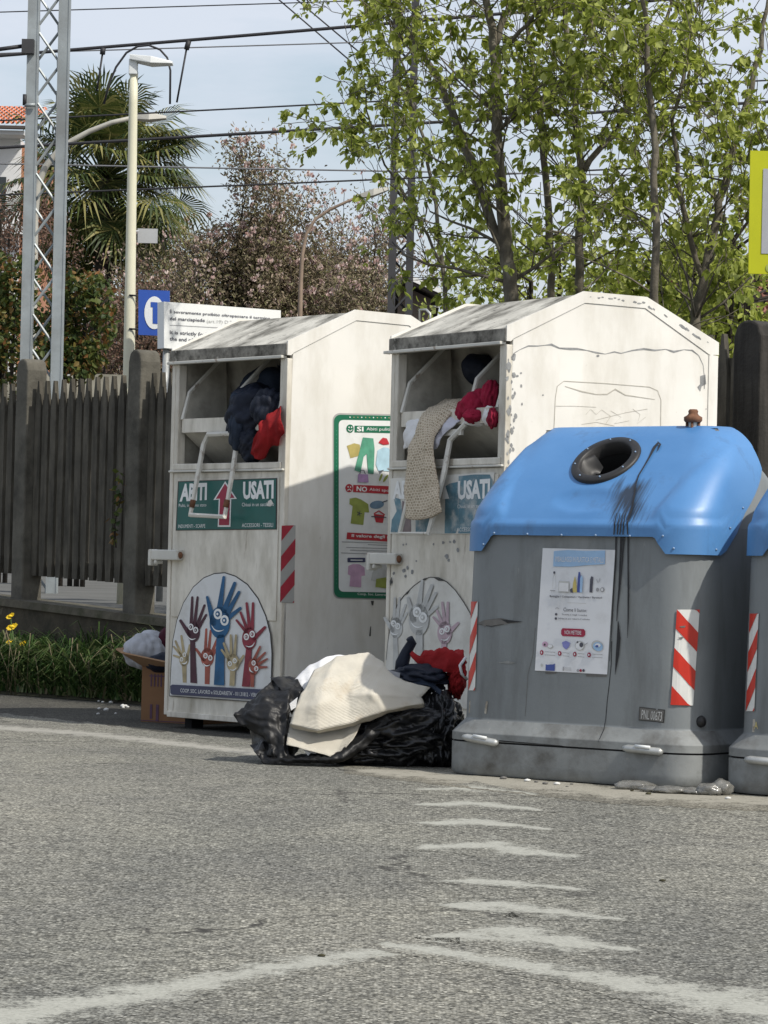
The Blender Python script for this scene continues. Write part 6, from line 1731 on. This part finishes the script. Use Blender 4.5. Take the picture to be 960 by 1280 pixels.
# ------------------------------------------------------------------ plants
def leaf(mb, p, d, up, l, w_, k):
    d = d.normalized(); s = d.cross(up)
    s = s.normalized() if s.length > 1e-6 else V((1, 0, 0)); n = s.cross(d)
    mb.mesh([p, p + d * l * .35 + s * w_ + n * l * .06, p + d * l * .72 + s * w_ * .8 + n * l * .02, p + d * l - n * l * .12, p + d * l * .72 - s * w_ * .8 + n * l * .02, p + d * l * .35 - s * w_ + n * l * .06, p + d * l * .5 - n * l * .05],
            [(0, 1, 6), (1, 2, 6), (2, 3, 6), (3, 4, 6), (4, 5, 6), (5, 0, 6)], k)

def rv(r, s=1.0): return V((r.uniform(-1, 1), r.uniform(-1, 1), r.uniform(-1, 1))) * s
def grow(r, mb, twigs, p, d, ln, rad, lev, k, up=.25, wob=.35, shrink=.68, kids=(2, 4), minr=.003):
    n = 4; path = [p]; rs = [rad]; q = p.copy(); dd = d.normalized()
    for i in range(n):
        dd = (dd + rv(r, wob * .45) + V((0, 0, up * .25))).normalized(); q = q + dd * ln / n; path.append(q.copy()); rs.append(max(minr, rad * (1 - .6 * (i + 1) / n)))
    mb.tube(path, rs, k, 5 if rad > .012 else 3)
    twigs.append((path, lev))
    if lev > 0:
        for _ in range(r.randint(*kids)):
            i = r.randint(1, n); a = rv(r); a = (a - dd * a.dot(dd)).normalized()
            grow(r, mb, twigs, path[i], (dd * r.uniform(.5, 1.0) + a * r.uniform(.5, .95) + V((0, 0, up))).normalized(), ln * r.uniform(.5, .85) * shrink / .68, rs[i] * .6, lev - 1, k, up, wob, shrink, kids, minr)

def young_tree(label, trunks, Y, nb, nleaf, seed, branch_len=.8, lo=.10, leaf_l=.075):
    r = random.Random(seed); x, y = trunks[0][0][0], trunks[0][0][1]; base = at(x, y, Y); base.z = .3
    t = empty('young_tree', base, 0, label, 'tree', 'young trees behind the fence')
    wood = MB(); small = MB(); tw = []
    for tr in trunks:
        pts = [at(px, py, Y + (dz if len(q) == 0 else q[0])) - base for px, py, rr, dz, *q in tr]; rs = [rr for px, py, rr, *_ in tr]
        # subdivide with a little wander
        P2, R2 = [], []
        for i in range(len(pts) - 1):
            for s in range(4):
                f = s / 4; P2.append(pts[i].lerp(pts[i + 1], f) + rv(r, .012)); R2.append(rs[i] * (1 - f) + rs[i + 1] * f)
        P2.append(pts[-1]); R2.append(rs[-1])
        wood.tube(P2, [q * .85 for q in R2], 'bark', 9)
        n = len(P2)
        for _ in range(int(nb * tr[0][2] ** 0 * (1.0 if tr is trunks[0] else .5))):
            f = r.uniform(lo, 1) ; i = min(n - 1, int(f * n)); an = r.uniform(0, 6.283); sl_ = r.uniform(.15, .9)
            d = V((math.cos(an), math.sin(an) * .8, sl_))
            grow(r, small, tw, P2[i], d, branch_len * r.uniform(.5, 1.2) * (1.1 - .3 * f), max(.005, R2[i] * .26), 2, 'bark', .12, .4, .7)
    wood.build('trunk', t); small.build('branches', t)
    lv = MB(); ends = [q for q in tw if q[1] <= 1]
    for _ in range(nleaf):
        path, lev = r.choice(ends); f = r.uniform(.25, 1.0) ** .6; i = min(len(path) - 2, int(f * (len(path) - 1))); g = r.random()
        p = path[i].lerp(path[i + 1], g); ax = (path[i + 1] - path[i]).normalized()
        # compound leaf: three to five drooping leaflets
        d0 = (rv(r) + ax * .5).normalized(); st = p + d0 * r.uniform(.02, .06)
        for _k in range(r.randint(2, 6)):
            d = (d0 * .6 + rv(r, .8) + V((0, 0, -.75))).normalized(); s = r.uniform(.32, 1.1)
            leaf(lv, st + rv(r, .015), d, (V((0, 0, 1)) + rv(r, .7)), leaf_l * s, leaf_l * s * r.uniform(.20, .36), 'leaf')
        if r.random() < .05:
            for q in range(6): leaf(lv, st + V((r.uniform(-.008, .008), r.uniform(-.008, .008), -.018 * q)), V((r.uniform(-.3, .3), r.uniform(-.3, .3), -1)), rv(r), .03, .006, 'straw')
    lv.build('crown', t)
    return t
young_tree('young tree with the thickest forked trunk, above the gap between the banks', [
    [(645, 560, .062, 0), (641, 370, .058, 0), (634, 310, .054, 0), (625, 240, .048, 0), (620, 140, .042, 0), (618, 55, .036, .1), (606, -20, .028, .2), (595, -110, .018, .3)],
    [(634, 320, .040, 0), (612, 270, .040, .1), (592, 210, .038, .2), (576, 165, .032, .3), (545, 95, .026, .4), (512, 45, .018, .5), (486, -20, .010, .6)],
    [(619, 55, .026, .1), (634, 10, .022, .1), (646, -50, .016, .1)],
    [(622, 70, .020, 0), (660, 30, .016, -.2), (700, -10, .011, -.4)]], 20.0, 20, 1650, 11, .68)
young_tree('slim upright young tree right of the forked trunk', [
    [(692, 560, .034, 0), (690, 360, .032, 0), (686, 240, .030, 0), (676, 150, .027, 0), (664, 80, .022, 0), (655, -40, .014, 0)]], 21.4, 22, 880, 12, .75)
young_tree('pale trunked young tree in the middle of the row, two stems', [
    [(722, 560, .040, 0), (724, 370, .038, 0), (726, 230, .032, 0), (718, 120, .027, 0), (708, 30, .022, 0), (700, -90, .013, 0)],
    [(728, 215, .026, 0), (772, 160, .022, .2), (800, 110, .018, .3), (826, 50, .014, .3), (850, -40, .010, .4)]], 20.8, 19, 1080, 13, .75)
young_tree('straight thin young tree behind the right bank roof', [
    [(818, 560, .034, 0), (819, 370, .032, 0), (820, 250, .028, 0), (814, 130, .024, 0), (806, 20, .018, 0), (800, -80, .011, 0)]], 19.0, 20, 800, 14, .7)
young_tree('dark leaning young tree nearest the yellow sign', [
    [(872, 560, .042, 0), (868, 400, .040, 0), (884, 330, .036, 0), (900, 250, .032, 0), (925, 160, .026, 0), (950, 60, .020, 0), (968, -40, .012, 0)],
    [(878, 350, .024, 0), (850, 250, .020, -.1), (842, 150, .015, -.2), (862, 40, .010, -.2)]], 19.6, 21, 1250, 15, .75)
young_tree('leafy sapling growing beside the dark lattice mast', [
    [(560, 560, .022, 0), (556, 380, .020, 0), (548, 280, .018, 0), (532, 180, .014, 0), (505, 90, .010, 0), (480, 0, .007, 0)],
    [(552, 330, .014, 0), (515, 260, .012, .1), (482, 205, .009, .2), (462, 150, .007, .2), (452, 90, .005, .2)]], 22.4, 19, 820, 16, .46)

# low shrubs under the trees
def shrub(name, label, px, py, Y, rx, rz, n, k, seed, ls=.07, cat='shrub', ry=None, dens=.75):
    r = random.Random(seed); c = at(px, py, Y); t = empty(name, V((c.x, Y, .3)), 0, label, cat); c = c - t.location; ry = ry or rx
    m = MB()
    for _ in range(7): 
        d = V((r.uniform(-1, 1) * rx, r.uniform(-1, 1) * ry, r.uniform(.2, .8) * rz)); m.tube([V((0, 0, -.2)) + V((d.x * .3, d.y * .3, 0)), c + d * .4, c + d], [.03, .018, .008], 'bark_dark', 5)
    m.build('stems', t); m = MB(); cl = [(rv(r).normalized() * r.random() ** .4) for _ in range(max(12, n // 60))]
    for _ in range(n):
        q = r.choice(cl) + rv(r, .28); p = c + V((q.x * rx, q.y * ry, q.z * rz)); leaf(m, p, rv(r) + V((0, 0, -.2)), rv(r), ls * r.uniform(.6, 1.3), ls * r.uniform(.22, .38), k)
    m.build('foliage', t); return t
shrub('shrub', 'green undergrowth behind the ridge of the chipped bank', 700, 372, 23.0, 1.15, .42, 3000, 'leaf', 21, .06)
shrub('shrub', 'leafy green growth above the rear slope of the chipped bank', 822, 372, 22.0, .55, .45, 1500, 'leaf', 41, .058)
shrub('shrub', 'pale green shrub between the leaning tree and the yellow sign', 895, 330, 21.5, .42, .55, 1100, 'leaf', 42, .058)
shrub('shrub', 'green shrub left of the yellow sign pole behind the fence', 905, 385, 20.5, .38, .35, 900, 'leaf', 22, .07)
shrub('shrub', 'reddish brown bush showing through the leaves near the yellow sign', 856, 378, 28.0, .42, .32, 700, 'redbush', 23, .06)
shrub('shrub', 'bush with reddish leaves right behind the yellow sign', 940, 370, 27.0, .45, .55, 900, 'redbush', 26, .06)
shrub('ivy_bush', 'ivy covered bush with orange tinged leaves between the mast and lamp post', 96, 410, 31.0, .42, .62, 2600, 'ivy', 24, .075, 'bush')
shrub('ivy_bush', 'green and orange ivy bush at the left edge above the fence', 5, 400, 32.0, .45, .75, 2300, 'ivy', 25, .075, 'bush')
shrub('bare_shrub', 'bare brown shrub above the ivy at the left edge', 22, 300, 46.0, .9, .9, 3600, 'brownleaf', 27, .05, 'shrub')
shrub('bare_shrub', 'bare brown shrub low behind the cream lamp post', 140, 420, 47.0, 1.2, 1.1, 4200, 'brownleaf', 28, .06, 'shrub')
shrub('bare_shrub', 'dark shrub low under the magnolia behind the warning sign', 270, 385, 58.0, 2.6, 1.1, 6500, 'mag_leaf', 29, .07, 'shrub')

# magnolias
def magnolia(label, px, Y, top, x0, x1, seed, nleaf, nbud):
    r = random.Random(seed); base = at(px, 700, Y); t = empty('magnolia_tree', base, 0, label, 'tree', 'magnolias across the railway')
    topz = at(px, top, Y).z - base.z; wl = base.x - at(x0, 300, Y).x; wr = at(x1, 300, Y).x - base.x
    wood = MB(); small = MB(); tw = []
    for i in range(9):
        f = -1 + 2 * i / 8; w_ = (wl if f < 0 else wr) * f
        h_ = topz * (1 - .30 * abs(f) ** 2.0) * (.90 if abs(f) < .2 else 1)
        path = [V((f * .15, r.uniform(-.1, .1), 0)), V((w_ * .25, r.uniform(-.5, .5), h_ * .35)), V((w_ * .6, r.uniform(-.8, .8), h_ * .62)), V((w_ * .85, r.uniform(-1, 1), h_ * .86))]
        wood.tube(path, [.10, .075, .05, .025], 'bark_dark', 7)
        for _ in range(15):
            i2 = r.randint(0, 2); p = path[i2].lerp(path[i2 + 1], r.random())
            if p.z < topz * .3: continue
            grow(r, small, tw, p, V((r.uniform(-1, 1), r.uniform(-1, 1), r.uniform(.2, 1.2))), topz * .17, .03, 2, 'bark_dark', .35, .35, .72, (2, 4), .006)
    wood.build('trunk', t); small.build('branches', t)
    m = MB(); b = MB()
    for _ in range(nleaf):
        path, lev = r.choice(tw); i = r.randint(0, len(path) - 2); p = path[i].lerp(path[i + 1], r.random()) + rv(r, .30)
        leaf(m, p, rv(r), rv(r), r.uniform(.05, .11), r.uniform(.009, .020), 'mag_leaf')
    m.build('twigs', t)
    for _ in range(nbud):
        path, lev = r.choice([q for q in tw if q[1] == 0]); p = path[-1] + rv(r, .05); s = r.uniform(.022, .048)
        for q in range(3): leaf(b, p, V((r.uniform(-.5, .5), r.uniform(-.5, .5), 1)), rv(r), s * 1.5, s * .5, 'bud')
    b.build('blossom', t)
magnolia('broad pinkish brown magnolia in bud right of the palm', 318, 54.0, 252, 185, 440, 5, 62000, 7500)
magnolia('second budding magnolia reaching behind the dark lattice mast', 440, 57.0, 292, 345, 520, 6, 34000, 3600)
magnolia('small magnolia with few buds below the palm crown', 190, 50.0, 330, 120, 260, 8, 20000, 1000)

# palm
r = random.Random(2); Y = 52.0; base = at(128, 700, Y)
palm = empty('palm_tree', base, 0, 'tall fan palm with drooping dry fronds behind the lamp post', 'palm tree')
hz = at(128, 224, Y).z - base.z; hx = at(130, 226, Y).x - base.x
mb = MB(); mb.tube([V((0, 0, -.3)), V((hx * .5, 0, hz * .5)), V((hx, 0, hz))], [.17, .15, .16], 'bark_dark', 10)
mb.build('trunk', palm)
st = MB(); fr_ = MB(); H0 = V((hx, 0, hz))
for i in range(150):
    el = math.radians(r.uniform(-65, 88)); an = r.uniform(0, 6.283)
    d = V((math.cos(an) * math.cos(el), math.sin(an) * math.cos(el), math.sin(el)))
    ln = r.uniform(.75, 1.55); tip = H0 + d * ln + V((0, 0, -.10 * ln))
    st.tube([H0 + d * .08, H0 + d * ln * .55, tip], [.018, .014, .010], 'palm', 4)
    ax = (d + V((0, 0, -.35))).normalized(); s = ax.cross(V((0, 0, 1)) + rv(r, .3)).normalized(); n = s.cross(ax)
    L = r.uniform(.60, .95); nb = 26
    for j in range(nb):
        th = math.radians(-118 + 236 * j / (nb - 1)); dd = (ax * math.cos(th) + s * math.sin(th)).normalized(); l = L * (1 - .25 * abs(th) / 2.1) * r.uniform(.9, 1.05)
        wd = s * math.cos(th) - ax * math.sin(th); wd = wd.normalized() * .022
        p1 = tip + dd * l * .6 + n * .03; p2 = tip + dd * l + V((0, 0, -.16 * l - (.14 * l if r.random() < .5 else 0)))
        fr_.mesh([tip, p1 + wd, p1 - wd, p2], [(0, 1, 2), (1, 3, 2)], 'palm')
st.build('stalks', palm); fr_.build('fronds', palm)

# far backdrop of trees, one mass beyond the houses
r = random.Random(77); mb = MB()
for i in range(7000):
    x = r.uniform(-15, 22); y = r.uniform(80, 90); z = r.uniform(.2, 4.2 + 1.6 * noise.noise(V((x * .35, 0, 3))))
    leaf(mb, V((x, y, z)), rv(r), rv(r), r.uniform(.3, .6), r.uniform(.12, .22), r.choice(['ivy', 'mag_leaf', 'ivy']))
tag(mb.build('far_trees'), 'dull low line of trees in the far distance', 'trees', kind='stuff')
